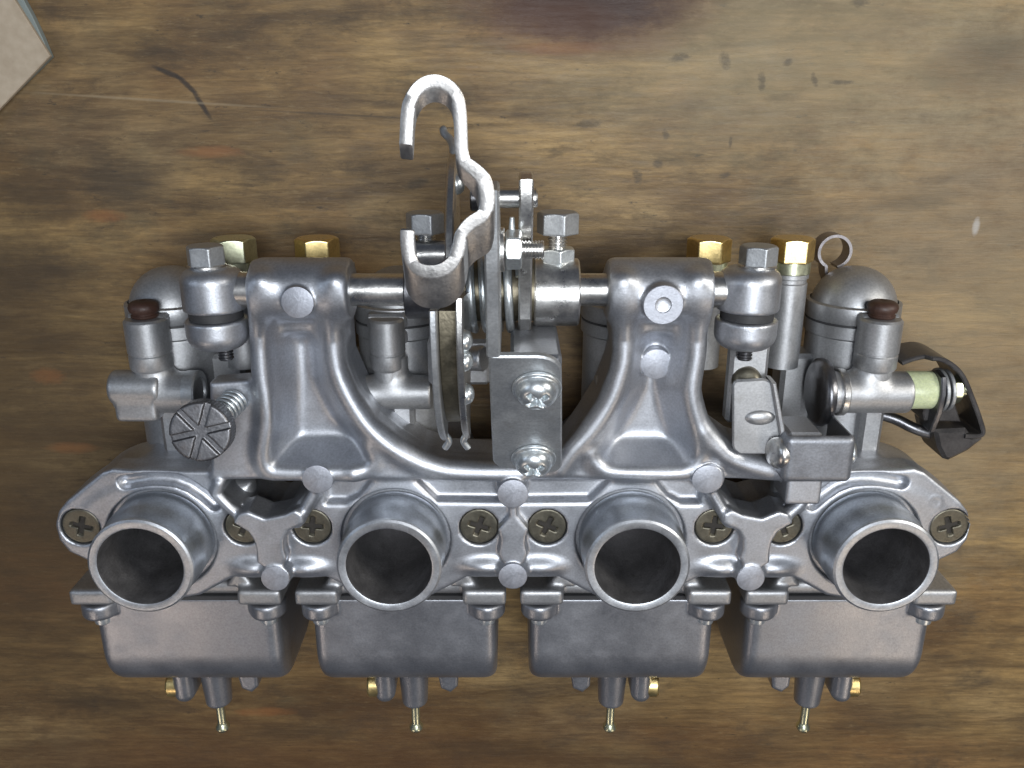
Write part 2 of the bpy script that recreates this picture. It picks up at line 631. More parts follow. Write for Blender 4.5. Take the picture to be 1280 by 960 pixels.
# ------------------------------------------------------------------ the tabletop
def wood():
    m, t, b = nt('old_workbench_wood')
    N, L = t.nodes, t.links
    tc = N.new('ShaderNodeTexCoord')

    def mapping(scale, loc=(0, 0, 0)):
        mp = N.new('ShaderNodeMapping')
        mp.inputs['Scale'].default_value = scale
        mp.inputs['Location'].default_value = loc
        mp.inputs['Rotation'].default_value = (0, 0, R(2.5))
        L.new(tc.outputs['Object'], mp.inputs['Vector'])
        return mp.outputs[0]

    def noise(vec, scale, detail=6, rough=0.6, dist=0.0):
        n = N.new('ShaderNodeTexNoise')
        n.inputs['Scale'].default_value = scale
        n.inputs['Detail'].default_value = detail
        n.inputs['Roughness'].default_value = rough
        n.inputs['Distortion'].default_value = dist
        L.new(vec, n.inputs['Vector'])
        return n.outputs['Fac']

    def rng(x, a, bb, c=0.0, d=1.0):
        r = N.new('ShaderNodeMapRange')
        r.inputs[1].default_value, r.inputs[2].default_value = a, bb
        r.inputs[3].default_value, r.inputs[4].default_value = c, d
        L.new(x, r.inputs[0])
        return r.outputs[0]

    def mix(fac, a, bcol, mode='MIX'):
        k = N.new('ShaderNodeMix')
        k.data_type = 'RGBA'
        k.blend_type = mode
        if isinstance(fac, float):
            k.inputs[0].default_value = fac
        else:
            L.new(fac, k.inputs[0])
        for sck, v in ((6, a), (7, bcol)):
            if isinstance(v, tuple):
                k.inputs[sck].default_value = (*v, 1)
            else:
                L.new(v, k.inputs[sck])
        return k.outputs[2]

    def math_(op, a, bb):
        k = N.new('ShaderNodeMath')
        k.operation = op
        for i, v in enumerate((a, bb)):
            if isinstance(v, (int, float)):
                k.inputs[i].default_value = v
            else:
                L.new(v, k.inputs[i])
        return k.outputs[0]

    big = noise(mapping((6, 11, 1)), 1.0, 6, 0.62, 0.5)           # broad colour zones
    col = mix(rng(big, 0.36, 0.64), (0.155, 0.083, 0.030), (0.41, 0.272, 0.107))
    zone = noise(mapping((7, 9, 1), (3.1, 1.7, 0)), 1.0, 4, 0.55, 0.3)
    col = mix(rng(zone, 0.50, 0.74, 0.0, 0.75), col, (0.37, 0.29, 0.165))     # greyer worn places
    redz = noise(mapping((4, 18, 1), (9.3, 4.4, 0)), 1.0, 5, 0.6)
    col = mix(rng(redz, 0.52, 0.74, 0, 0.6), col, (0.19, 0.088, 0.034))
    streak = noise(mapping((11, 62, 1), (4, 3, 0)), 1.0, 7, 0.68, 0.5)
    col = mix(rng(streak, 0.36, 0.60, 0.8, 0.0), col, (0.06, 0.034, 0.014))
    grain = noise(mapping((50, 520, 1)), 1.0, 7, 0.76, 0.4)
    col = mix(rng(grain, 0.34, 0.62, 0.6, 0.0), col, (0.05, 0.03, 0.014))
    grain2 = noise(mapping((170, 800, 1), (2, 7, 0)), 1.0, 4, 0.75, 0.4)
    col = mix(rng(grain2, 0.55, 0.8, 0.0, 0.3), col, (0.42, 0.32, 0.17))
    blot = noise(mapping((30, 62, 1), (5, 2, 0)), 1.0, 8, 0.74, 0.3)     # dark oil blotches
    col = mix(rng(blot, 0.52, 0.72, 0.0, 0.85), col, (0.045, 0.032, 0.02))
    pores = noise(mapping((110, 330, 1), (1, 8, 0)), 1.0, 5, 0.75)
    col = mix(rng(pores, 0.62, 0.70, 0.0, 0.85), col, (0.025, 0.02, 0.015))
    gn = noise(mapping((20, 30, 1), (8, 12, 0)), 1.0, 5, 0.7)
    col = mix(rng(gn, 0.54, 0.78, 0.0, 0.3), col, (0.085, 0.10, 0.065))     # greenish grime

    # single stains and nicks on the board, plus painted-in light falloff
    wobs = {f: noise(mapping((90*f, 160*f, 1), (3*f, 5, 0)), 1.0, 5, 0.75) for f in (1.0, 4.0)}

    def stain_shade(px, py, rx, ry, color, amt, soft=0.6, wob=0.35, rot=0.0):
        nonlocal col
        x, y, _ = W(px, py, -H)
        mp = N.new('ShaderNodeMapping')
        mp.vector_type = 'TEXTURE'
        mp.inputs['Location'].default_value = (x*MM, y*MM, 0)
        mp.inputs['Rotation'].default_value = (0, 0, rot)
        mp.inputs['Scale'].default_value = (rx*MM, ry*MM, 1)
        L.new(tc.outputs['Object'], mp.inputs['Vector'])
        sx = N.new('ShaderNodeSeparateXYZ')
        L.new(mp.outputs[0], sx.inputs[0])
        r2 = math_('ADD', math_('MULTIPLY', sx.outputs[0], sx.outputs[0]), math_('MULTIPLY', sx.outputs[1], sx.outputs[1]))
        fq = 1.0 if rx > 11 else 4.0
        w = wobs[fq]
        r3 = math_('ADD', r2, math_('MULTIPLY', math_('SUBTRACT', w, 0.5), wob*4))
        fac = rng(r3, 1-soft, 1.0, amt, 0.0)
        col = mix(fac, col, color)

    stain_shade(420, 1020, 280, 85, (0.075, 0.038, 0.016), 0.8, 0.95, 0.3)  # bottom: redder wood, darkened further in place of light falloff
    stain_shade(1190, 430, 80, 130, (0.30, 0.24, 0.15), 0.45, 0.95, 0.4)
    stain_shade(-20, 560, 90, 140, (0.075, 0.046, 0.02), 0.75, 0.95, 0.25)  # left: dark tone painted in for the weaker light there
    stain_shade(1000, 60, 120, 50, (0.36, 0.30, 0.17), 0.35, 0.95, 0.3)
    for (ax_, by_, rx, ry, am) in ((50, 250, 22, 12, 0.55), (150, 232, 18, 8, 0.5), (30, 335, 26, 14, 0.5), (95, 640, 30, 18, 0.5), (330, 215, 12, 5, 0.5),
                               (110, 150, 16, 5, 0.35), (255, 300, 16, 6, 0.45), (455, 205, 8, 9, 0.35), (120, 880, 40, 12, 0.45), (380, 915, 34, 7, 0.4),
                               (620, 935, 40, 7, 0.4), (1230, 90, 26, 10, 0.4), (1180, 470, 20, 7, 0.3), (1130, 900, 36, 10, 0.35), (60, 60, 14, 7, 0.4)):
        stain_shade(ax_, by_, rx, ry, (0.045, 0.03, 0.016), am, 0.95, 0.5)  # dark smudges; those on the left also stand in for dimmer light
    for (ax_, by_, rx, ry) in ((130, 270, 9, 3), (260, 190, 14, 2.5), (90, 560, 12, 3), (700, 60, 20, 3), (330, 890, 16, 3), (60, 470, 8, 4)):
        stain_shade(ax_, by_, rx, ry, (0.30, 0.115, 0.035), 0.4, 0.95, 0.5)
    stain_shade(735, -6, 52, 24, (0.075, 0.022, 0.012), 0.75, 0.9, 0.3)
    stain_shade(745, 4, 38, 13, (0.034, 0.014, 0.009), 0.95, 0.9, 0.3)
    stain_shade(700, 25, 24, 8, (0.07, 0.028, 0.014), 0.6, 0.8)
    for a in [(906, 75, 2.2, 3.5, 0.3), (952, 102, 1.6, 4.2, 0.1), (980, 123, 8, 2.2, 0.05), (1052, 103, 5, 0.9, 0),
              (850, 72, 4, 1.6, 0.2), (822, 205, 2.2, 2.0, 0.6), (797, 220, 2.0, 3.4, 0.2), (832, 168, 1.4, 2.2, 0.4),
              (913, 178, 0.9, 2.2, 0), (1170, 225, 9, 2.0, 0.1), (515, 55, 9, 4, 0.2), (1075, 2, 4, 2, 0),
              (735, 155, 6, 1.8, 0.1), (985, 78, 2.2, 1.4, 0.3), (1018, 100, 1.2, 3, 0.4), (906, 219, 2.5, 1.4, 0.2),
              (520, 230, 6, 2, 0.3), (150, 225, 20, 12, 0.1), (1240, 60, 20, 6, 0.0), (1140, 250, 24, 5, 0.1)]:
        stain_shade(a[0], a[1], a[2], a[3], (0.028, 0.024, 0.018), 0.55 if a[2] < 7 else 0.3, 0.9, 0.75 if a[2] < 7 else 0.4, a[4])
    # long curved scratch and the pale scored line on the left
    for a, bq in (((195, 85), (225, 97)), ((222, 95), (246, 118)), ((243, 115), (262, 148))):
        stain_shade((a[0]+bq[0])/2, (a[1]+bq[1])/2, 6.5, 1.2, (0.02, 0.015, 0.012), 0.85, 0.8, 0.25,
              -math.atan2(bq[1]-a[1], bq[0]-a[0]))
    stain_shade(190, 125, 52, 0.6, (0.33, 0.27, 0.18), 0.35, 0.9, 0.15, -0.06)
    stain_shade(420, 143, 40, 0.5, (0.05, 0.035, 0.02), 0.6, 0.9, 0.15, -0.05)
    stain_shade(1220, 283, 1.6, 4, (0.5, 0.5, 0.5), 0.5, 0.9, 0.3)
    stain_shade(355, 270, 2, 7, (0.4, 0.34, 0.22), 0.0, 0.9, 0.3)
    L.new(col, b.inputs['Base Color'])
    b.inputs['Specular IOR Level'].default_value = 0.45
    L.new(rng(blot, 0.3, 0.7, 0.42, 0.62), b.inputs['Roughness'])
    bp = N.new('ShaderNodeBump')
    bp.inputs['Strength'].default_value = 0.5
    bp.inputs['Distance'].default_value = 0.0006
    L.new(math_('ADD', grain, math_('MULTIPLY', blot, 0.6)), bp.inputs['Height'])
    L.new(bp.outputs[0], b.inputs['Normal'])
    return m


def tag(o, label=None, cat=None, kind=None, group=None):
    if label:
        o['label'] = label
    if cat:
        o['category'] = cat
    if kind:
        o['kind'] = kind
    if group:
        o['group'] = group
    return o


WOOD = wood()
tb = MB().box(-450, 450, -300, 420, -28, 0, 2)
table = obj('wooden_tabletop', tb.mesh('wooden_tabletop'), WOOD)
tag(table, 'worn oil stained brown wooden workbench top', 'tabletop', 'structure')

# piece of cardboard whose corner reaches into the picture
def carton():
    m, t, b = nt('plain_cardboard')
    N, L = t.nodes, t.links
    tc = N.new('ShaderNodeTexCoord')
    n = N.new('ShaderNodeTexNoise')
    n.inputs['Scale'].default_value = 260
    n.inputs['Detail'].default_value = 6
    L.new(tc.outputs['Object'], n.inputs['Vector'])
    r = N.new('ShaderNodeValToRGB')
    r.color_ramp.elements[0].position = 0.3
    r.color_ramp.elements[0].color = (0.35, 0.285, 0.21, 1)
    r.color_ramp.elements[1].position = 0.7
    r.color_ramp.elements[1].color = (0.43, 0.36, 0.275, 1)
    L.new(n.outputs['Fac'], r.inputs[0])
    L.new(r.outputs[0], b.inputs['Base Color'])
    b.inputs['Roughness'].default_value = 0.85
    m2, t2, b2 = nt('side_shade_blue_grey')  # blue-grey colour stands for the cardboard's side face in shade
    b2.inputs['Base Color'].default_value = (0.20, 0.235, 0.23, 1)
    b2.inputs['Roughness'].default_value = 0.5
    zt = -H+5.0
    c = np.array(W(62, 70, zt)[:2])
    loc = []
    for q in ((62, 70), (-60, 198), (-150, 60), (-30, -75), (15.6, -4)):
        p = np.array(W(*q, zt)[:2])-c
        loc.append((p[0], p[1]))
    back = []
    for q in ((62.5, 71), (50, 84), (-60, 190), (-140, 60), (-20, -78), (27, -4), (40, 20), (53, 48)):
        p = np.array(W(*q, zt-2)[:2])-c
        back.append((p[0], p[1]))
    root = bpy.data.objects.new('cardboard_piece', None)
    COL.objects.link(root)
    root.location = (c[0]*MM, c[1]*MM, 0)
    obj('top_sheet', MB().prism(loc, 3.0, 5.0, 0.3).mesh('top_sheet'), m, root)
    obj('shaded_side_sheet', MB().prism(back, 0.0, 3.02, 0.3).mesh('shaded_side_sheet'), m2, root)
    tag(root, 'beige cardboard piece with its shaded side painted blue grey lying on the workbench', 'cardboard')


carton()

# ------------------------------------------------------------------ the carburettor bank
bank = bpy.data.objects.new('carburetor_bank', None)
COL.objects.link(bank)
bank.location = (0, 0, H*MM)
tag(bank, 'grey cast aluminium bank of four carburettors standing on the wooden workbench', 'carburetor')

XC = [-120.0, -40.0, 40.0, 120.0]
SHAFT_Y = W(640, 362, 0)[1]
SHAFT_Z = 0.0


def mir(pts):
    return [(-p[0],)+tuple(p[1:]) for p in pts]


# ---------- mounting casting: flange plate, beam, two bearing towers
def build_casting():
    s = Solid((-161, -24, -33), (161, 100, 16), 0.5)
    # --- flange plate
    left = [(641, 722), (585, 722), (540, 745), (497, 752), (455, 745), (408, 722), (292, 722), (250, 745), (205, 752),
            (160, 735), (118, 706), (86, 691), (73, 676), (68, 657), (72, 640), (82, 627), (126, 591), (140, 586),
            (165, 588), (300, 590), (641, 590)]
    L0 = PX(0, left)
    full = L0+[(-x, y) for x, y in L0[::-1][1:-1]]
    s.poly(full, -10, 0, r=1.2, k=0)
    # --- beam behind the plate and the swelling behind the two end flanges
    yb = W(640, 588, 0)[1]
    s.box((-128, 2, -30), (128, yb-0.5, -1.0), 2.0, k=1.5)
    for sg in (-1, 1):
        ytop = W(640, 549, -28)[1]
        P = [(-80, 5), (-150, 5)]+[(-124-26*math.cos(R(a)), 8+(ytop-8)*math.sin(R(a))) for a in range(0, 91, 6)]+[(-86, ytop), (-80, ytop-6)]
        P = [(x*-sg, y) for x, y in P]
        s.poly(P, -30, -7, r=2.0, k=3)
        s.poly([(x*0.985, y-4) for x, y in P], -14, -1.2, r=2.0, k=3)
    # --- upper web and towers, outline at about z = 2
    up = [(262, 600), (260, 480), (318, 476), (317, 430), (318, 345), (326, 332), (428, 332), (426, 362), (425, 410), (430, 458), (447, 496),
          (469, 527), (496, 549), (526, 569), (560, 581), (600, 584), (690, 583), (706, 568), (728, 537), (751, 500),
          (765, 463), (770, 440), (769, 367), (772, 332), (880, 332), (881, 367), (879, 443), (872, 487), (883, 525),
          (900, 547), (925, 565), (962, 577), (1000, 582), (1050, 588), (1050, 600)]
    U = PX(2, up)
    s.poly(U, -8, 1.0, r=1.2, k=2.0)
    # deep walls of the towers (they reach back behind the front face)
    tl = PX(2, [(318, 476), (316, 345), (428, 345), (426, 410), (430, 458), (447, 496), (469, 527), (496, 549), (526, 569), (560, 581),
                (640, 585), (640, 600), (330, 600)])
    s.poly(tl, -22, 0.5, r=1.5, k=1.5)
    tr = PX(2, [(640, 585), (690, 583), (706, 568), (728, 537), (751, 500), (765, 463), (770, 440), (769, 345), (880, 345), (879, 443),
                (872, 487), (883, 525), (900, 547), (925, 565), (962, 577), (962, 600), (640, 600)])
    s.poly(tr, -22, 0.5, r=1.5, k=1.5)
    # channels: saddles that sink smoothly from the ribs to the floor
    def saddle(P, D, wid=8.5):
        A = np.array(P)

        def fn(X, Y, Z):
            d2 = poly2(A, X[:, :, 0], Y[:, :, 0])[:, :, None]
            t = np.clip(-d2/wid, 0, 1)
            zs = 2.2-(D+2.2)*(0.5-0.5*np.cos(np.pi*t))
            for _ in range(26):          # soften the mitres where the slopes meet
                q = np.pad(zs[:, :, 0], 1, mode='edge')
                zs = ((q[:-2, 1:-1]+q[2:, 1:-1]+q[1:-1, :-2]+q[1:-1, 2:]+q[1:-1, 1:-1])/5)[:, :, None]
            return np.maximum(d2, (zs-Z)*0.75)
        s.func((A[:, 0].min(), A[:, 1].min(), -D), (A[:, 0].max(), A[:, 1].max(), 14), fn, 1.5, 'cut')
    chl = PX(0, [(331, 378), (412, 378), (412, 440), (416, 480), (433, 515), (459, 546), (470, 570), (460, 585),
                 (345, 586), (332, 572), (335, 540), (334, 480), (330, 430)])
    saddle(chl, 9.5)
    chr_ = PX(0, [(784, 378), (868, 378), (865, 440), (854, 485), (863, 525), (874, 560), (868, 584), (852, 587), (757, 587),
                  (741, 572), (744, 551), (764, 521), (781, 485), (784, 440)])
    saddle(chr_, 9.0)
    # bearing barrels
    for x0, x1 in ((318, 439), (759, 886)):
        s.cyl((W(x0, 362, 0)[0], SHAFT_Y, 0), (W(x1, 362, 0)[0], SHAFT_Y, 0), 9.0, k=5.0, rnd=1.0)
        xa, xb = W(x0+14, 380, 2)[0], W(x1-14, 380, 2)[0]
        s.poly([(xa, SHAFT_Y-15), (xb, SHAFT_Y-15), (xb, SHAFT_Y+2), (xa, SHAFT_Y+2)], -14, -3.0, r=2, k=6)
    # floor of the channels (sloping, soft)
    # ribs
    rl = [(327, 352), (325, 385), (324, 417), (327, 467), (332, 500), (333, 530), (328, 567), (338, 587), (365, 591), (440, 591)]
    rr_ = [(419, 352), (416, 385), (415, 410), (420, 460), (437, 500), (460, 534), (487, 558), (520, 577), (555, 588), (600, 591), (650, 591)]
    r3 = [(779, 352), (780, 385), (780, 440), (775, 467), (760, 506), (735, 542), (716, 562), (700, 585)]
    r4 = [(872, 352), (872, 385), (870, 443), (864, 487), (872, 525), (888, 550), (913, 573), (955, 586), (985, 590)]
    r5 = [(738, 566), (744, 578), (760, 588), (800, 591), (850, 591), (868, 583), (876, 566), (874, 540)]
    r6 = [(462, 556), (470, 572), (462, 585), (445, 591)]
    for rib, zz in ((rl, 1.1), (rr_, 1.2), (r3, 1.2), (r4, 1.0), (r5, 0.3), (r6, 0.2)):
        pts = []
        for q in smoothline(rib, 3):
            z = zz
            if q[1] < 420:
                z = zz+(420-q[1])/68*5.6
            elif q[1] > 560:
                z = zz+(min(q[1], 590)-560)/30*(0.5-zz)
            pts.append(W(q[0], q[1], z))
        s.chain(pts, 2.6 if zz > 0.9 else 1.7, k=4.0)
    # --- pockets of the flange plate
    pk1 = PX(0, [(520, 601), (546, 626), (631, 627), (631, 601)])
    pk2 = PX(0, [(404, 603), (464, 601), (448, 621), (432, 629), (408, 629)])
    for p in (pk1, pk2):
        for q in (p, mir(p)):
            s.poly(q, -3.4, 4, r=1.4, k=2.2, op='cut')
    gr = [(156, 603), (168, 601), (188, 598), (203, 598), (220, 600), (238, 607), (254, 618), (268, 630)]
    g3 = [W(a, b, -0.4) for a, b in gr]
    s.chain(g3, 2.2, k=0.8, op='cut')
    s.chain(mir(g3), 2.2, k=0.8, op='cut')
    # faint cast ring mark on the right ear
    c = W(1168, 628, 0)
    s.chain([(c[0]+2.3*math.cos(R(a)), c[1]+2.3*math.sin(R(a)), -0.05) for a in range(0, 361, 30)], 0.38, k=0.2)
    # screw seats
    for xc in XC:
        for sg in (-1, 1):
            x = xc+sg*28.4+(1.3 if (xc < -100 and sg < 0) else 0)
            y = 4.6
            s.cyl((x, y, -3.2), (x, y, 3), 6.8, k=0.0, op='cut', rnd=0.1)
            s.cyl((x, y, -14), (x, y, -2), 3.0, k=0.0, op='cut', rnd=0.1)
    # openings between the outer carburettors
    hole = PX(0, [(272, 601), (378, 598), (385, 613), (356, 643), (336, 651), (318, 646), (276, 620)])
    for q in (hole, mir(hole)):
        s.poly(q, -40, 8, r=0.8, k=1.4, op='cut')
    # --- Y struts
    ystem = PX(5, [(290, 656), (296, 645), (308, 641), (330, 650), (355, 645), (368, 639), (377, 645), (379, 657), (368, 661), (359, 667), (354, 676),
                   (354, 688), (358, 700), (353, 712), (330, 712), (320, 706), (319, 690), (316, 678), (309, 667)])
    rid = [(372, 652), (383, 634), (394, 615)]
    rid2 = [(304, 648), (286, 633), (270, 616), (274, 603)]
    for sg in (0, 1):
        T = (lambda p: mir(p)) if sg else (lambda p: p)
        s.poly(T(ystem), -9, 4.2, r=0.9, k=0.6)
        s.chain(T([W(a, b, z) for (a, b), z in zip(rid, (1.8, 1.0, 0.6))]), 2.1, k=1.2)
        s.chain(T([W(a, b, 0.4) for a, b in rid2]), 1.9, k=1.2)
        c = T([W(344, 723, 5)])[0]
        s.cyl((c[0], c[1], -9), (c[0], c[1], 4.6), 4.9, k=0.35, rnd=0.35)
        for dx in (-1, 1):
            s.ell((c[0]+dx*9, c[1]+1.2, -1.6), (7.5, 3.4, 4.2), k=2.4)
        c = T([W(397, 599, 3)])[0]
        s.cyl((c[0], c[1], -9), (c[0], c[1], 3.4), 5.2, k=0.35, rnd=0.35)
    # --- centre strut
    bar = PX(4, [(637, 628), (646, 628), (647, 646), (661, 664), (658, 672), (657, 682), (660, 694), (655, 706), (628, 706), (622, 694),
                 (625, 682), (625, 674), (622, 664), (636, 648)])
    s.poly(bar, -9, 3.4, r=0.8, k=0.8)
    c = W(641, 617, 4)
    s.cyl((c[0], c[1], -9), (c[0], c[1], 4.6), 5.2, k=0.35, rnd=0.35)
    c = W(641, 720, 4)
    s.cyl((c[0], c[1], -9), (c[0], c[1], 4.6), 5.0, k=0.35, rnd=0.35)
    for dx in (-1, 1):
        s.ell((c[0]+dx*9, c[1]+1.4, -1.6), (8.0, 3.4, 4.2), k=2.4)
    # --- pads on the towers
    c = W(372, 378, 9)
    s.cyl((c[0], c[1], 0), (c[0], c[1], 9.6), 5.0, k=0.5, rnd=0.35)
    c = W(829, 381, 11)
    s.cyl((c[0], c[1], 0), (c[0], c[1], 10.6), 6.1, k=0.8, rnd=0.5)
    s.cyl((c[0], c[1], 10.3), (c[0], c[1], 14), 2.1, k=0.0, op='cut', rnd=0.2)
    c = W(820, 455, -5)
    s.cyl((c[0], c[1], -12), (c[0], c[1], -5.0), 5.2, k=0.5, rnd=0.4)
    s.box((c[0]-9, c[1]-2.6, -12), (c[0]+9, c[1]+2.6, -6.3), 0.8, k=1.5)
    # block under the choke bracket
    a, b = W(985, 606, 9), W(1026, 632, 9)
    s.box((a[0], b[1], -6), (b[0], a[1]+6, 8.5), 0.8, k=0.5)
    # spigot bores
    for xc in XC:
        s.cyl((xc, 0, -40), (xc, 0, 10), 16.0, k=0.0, op='cut', rnd=0.1)
        s.cyl((xc, 0, -2.2), (xc, 0, 3), 18.7, k=0.5, op='cut', rnd=0.1)
    # shaft bore is filled by the shaft itself
    return s.mesh('mounting_casting', 1)


casting = obj('mounting_casting', build_casting(), CAST, bank)

# sawn / filed flat tops of the small bosses: discs proud of the casting
disc_me = {}
for (px, py, z, r) in ((397, 599, 3.4, 5.0), (884, 599, 3.4, 5.0), (641, 617, 4.6, 5.0), (641, 720, 4.6, 4.8), (344, 723, 4.6, 4.7),
                       (938, 723, 4.6, 4.7), (372, 378, 9.6, 4.8), (820, 455, -5.0, 5.0)):
    key = round(r, 1)
    if key not in disc_me:
        disc_me[key] = MB().lathe([(r, -0.6), (r, 0.25), (r-0.2, 0.32), (0.001, 0.32)], 36).mesh('filed_boss')
    obj('filed_boss', disc_me[key], FACE, casting, W(px, py, z-0.1))
c = W(829, 381, 10.6)
obj('filed_boss', MB().ring([(6.0, -0.6), (6.0, 0.25), (5.8, 0.4), (2.5, 0.4), (2.3, 0.2), (2.3, -0.6)], 40).mesh('ring_boss'), FACE, casting, c)


# ---------- screws (solid, with a real cross recess)
def cross_cut(s, ztop, depth, arm, wid, ang=0.0, off=(0, 0)):
    ca, sa = math.cos(ang), math.sin(ang)

    def fn(X, Y, Z):
        x = (X*ca+Y*sa)
        y = (-X*sa+Y*ca)
        t = np.clip((Z-(ztop-depth))/depth, 0, 1.4)
        L = arm*(0.45+0.55*t)
        w = wid*(0.75+0.25*t)
        d1 = np.maximum(np.abs(x)-L, np.abs(y)-w)
        d2 = np.maximum(np.abs(y)-L, np.abs(x)-w)
        d3 = np.sqrt(X*X+Y*Y)-wid*1.55
        return np.maximum(np.minimum(np.minimum(d1, d2), d3), (ztop-depth)-Z)
    s.func((-arm, -arm, ztop-depth), (arm, arm, ztop+1), fn, 0.0, 'cut')


def countersunk():
    s = Solid((-9, -9, -6), (9, 9, 2), 0.25)
    s.cyl((0, 0, -2.6), (0, 0, 0), 6.45, k=0, rnd=0.35)
    s.cyl((0, 0, -5), (0, 0, -2), 3.2, k=0, rnd=0.1)
    cross_cut(s, 0.0, 2.2, 3.9, 0.85)
    return s.mesh('flange_screw', 1)


cs = countersunk()
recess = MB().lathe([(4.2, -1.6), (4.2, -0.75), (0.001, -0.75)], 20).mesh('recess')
random.seed(4)
for i, xc in enumerate(XC):
    for sg in (-1, 1):
        o = obj('flange_screw', cs, OLIVE, casting, (xc+sg*28.4+(1.3 if i == 0 and sg < 0 else 0), 4.6, -0.6), (0, 0, random.uniform(-0.5, 0.5)))
        obj('recess', recess, BLACKEN, o)


def panhead(r, h, wr):
    s = Solid((-wr-1, -wr-1, -5), (wr+1, wr+1, h+1.5), 0.25)
    s.cyl((0, 0, 0), (0, 0, 1.3), wr, k=0, rnd=0.5)

    def dome(X, Y, Z):
        rr = np.sqrt(X*X+Y*Y)
        g = (np.maximum(rr/r, 0)**2.6+(np.maximum(Z-0.8, 0)/(h-0.8))**2.6)**(1/2.6)
        return np.maximum((g-1)*h*0.8, 0.6-Z)
    s.func((-r, -r, 0.5), (r, r, h), dome, 0.25)
    s.cyl((0, 0, -4.5), (0, 0, 0.4), 2.6, k=0, rnd=0.1)
    cross_cut(s, h, 2.8, r*0.74, 0.95, 0.3)
    return s.mesh('pan_screw', 1)


# ---------- hexagon bolts and nuts
def hexsolid(af, h, top_ch=True, bore=0.0, flat_bottom=True, res=0.25, mark=False):
    rc = af/2/math.cos(math.pi/6)
    s = Solid((-rc-1, -rc-1, -1), (rc+1, rc+1, h+1), res)

    def fn(X, Y, Z):
        d = None
        for k in range(3):
            a = k*math.pi/3
            q = np.abs(X*math.cos(a)+Y*math.sin(a))-af/2
            d = q if d is None else np.maximum(d, q)
        rr = np.sqrt(X*X+Y*Y)
        d = np.maximum(d, np.abs(Z-h/2)-h/2)
        d = np.maximum(d, (rr-af*0.485+(Z-h)*1.7)/1.97)
        if not flat_bottom:
            d = np.maximum(d, (rr-af*0.485-Z*1.7)/1.97)
        if bore:
            d = np.maximum(d, bore-rr)
        if mark:
            d = np.maximum(d, -np.maximum(rr-af*0.3, (h-0.25)-Z))
        return d
    s.func((-rc, -rc, 0), (rc, rc, h), fn, 0.0)
    return s.mesh('hex', 1)


bolt_head = hexsolid(10.2, 6.2, mark=False)
bolt_head_big = hexsolid(11.2, 6.6)
nut_me = hexsolid(9.6, 4.6, flat_bottom=False)
brass_nut_me = hexsolid(13.2, 8.2, flat_bottom=True)
UP = Matrix.Rotation(-math.pi/2, 3, 'X')        # +Z -> +Y


def thread(r, L, d=(0, 0, 1), o=(0, 0, 0), pitch=1.0):
    prof = [(0.001, 0)]
    h = 0.0
    while h < L:
        prof += [(r, h), (r, h+pitch*0.25), (r*0.86, h+pitch*0.5), (r*0.86, h+pitch*0.75)]
        h += pitch
    prof += [(r, L), (0.001, L)]
    return MB().lathe(prof, 24, o, d)


# ---------- throttle shaft
xs0, xs1 = W(262, 362, 0)[0], W(940, 362, 0)[0]
sh = MB().lathe([(0.001, 0), (4.6, 0), (5.0, 0.4), (5.0, xs1-xs0-0.4), (4.6, xs1-xs0), (0.001, xs1-xs0)], 40, (xs0, SHAFT_Y, 0), (1, 0, 0))
shaft = obj('throttle_shaft', sh.mesh('throttle_shaft'), STEEL, bank)


# ---------- lever clamps on the two ends of the shaft
def clamp_mesh():
    s = Solid((-13, -24, -13), (13, 13, 13), 0.4)
    # upper cap and lower cup, turned about the vertical (y) axis
    def barrel(y0, y1, rt, rb):
        def fn(X, Y, Z):
            rr = np.sqrt(X*X+Z*Z)
            r = 9.6
            c0, c1 = y0, y1
            dy = np.maximum(c0+rb-Y, Y-(c1-rt))
            # rounded cylinder with different edge radii at both ends
            er = np.where(Y > (y0+y1)/2, rt, rb)
            q1 = rr-r+er
            q2 = np.where(Y > (y0+y1)/2, Y-(y1-rt), (y0+rb)-Y)
            return np.minimum(np.maximum(q1, q2), 0)+np.sqrt(np.maximum(q1, 0)**2+np.maximum(q2, 0)**2)-er
        s.func((-10, y0, -10), (10, y1, 10), fn, 0.2)
    barrel(-4.6, 8.6, 4.2, 0.8)
    barrel(-17.0, -7.4, 0.8, 5.0)
    s.cyl((0, -8, 0), (0, -4, 0), 7.4, k=0, rnd=0.2)
    return s.mesh('lever_clamp', 1)


cl_me = clamp_mesh()
bolt_cap = MB().lathe([(0.001, 0), (5.6, 0), (5.8, 0.2), (5.8, 0.9), (5.5, 1.1), (0.001, 1.1)], 36).mesh('washer')
for px, lab in ((267, None), (936, None)):
    x = W(px, 365, 0)[0]
    cl = obj('lever_clamp', cl_me, CAST, bank, (x, SHAFT_Y-1.6, 0))
    b = obj('clamp_bolt', bolt_head, STAMP, cl, (-1.5 if px < 600 else 2.2, 9.0, -1), UP @ Matrix.Rotation(0.5 if px < 600 else 0.15, 3, 'Z'))
    obj('washer', bolt_cap, STEEL, cl, (-1.5 if px < 600 else 2.2, 8.3, -1), UP)
    obj('slot_shade', MB().lathe([(0.001, 0), (8.2, 0), (8.2, 2.4), (0.001, 2.4)], 40).mesh('slot_shade'), GASKET, cl, (0, -7.2, 0), UP)  # black disc standing in for the shade inside the open slot
    sgn = 1 if px < 600 else -1
    st = MB().lathe([(0.001, 0), (5.5, 0), (5.5, 6), (6.4, 6.3), (6.4, 9), (0.001, 9)], 32, (0, 0, 0), (sgn, 0, 0))
    obj('collar', st.mesh('collar'), STEEL, cl, (sgn*7.5, 1.6, 0))
    tip = thread(2.4, 4.2)
    obj('bolt_tip', tip.mesh('bolt_tip'), DARKSTEEL, cl, (1.6 if px < 600 else 0.5, -16.2, 0), Matrix.Rotation(math.pi/2, 3, 'X'))

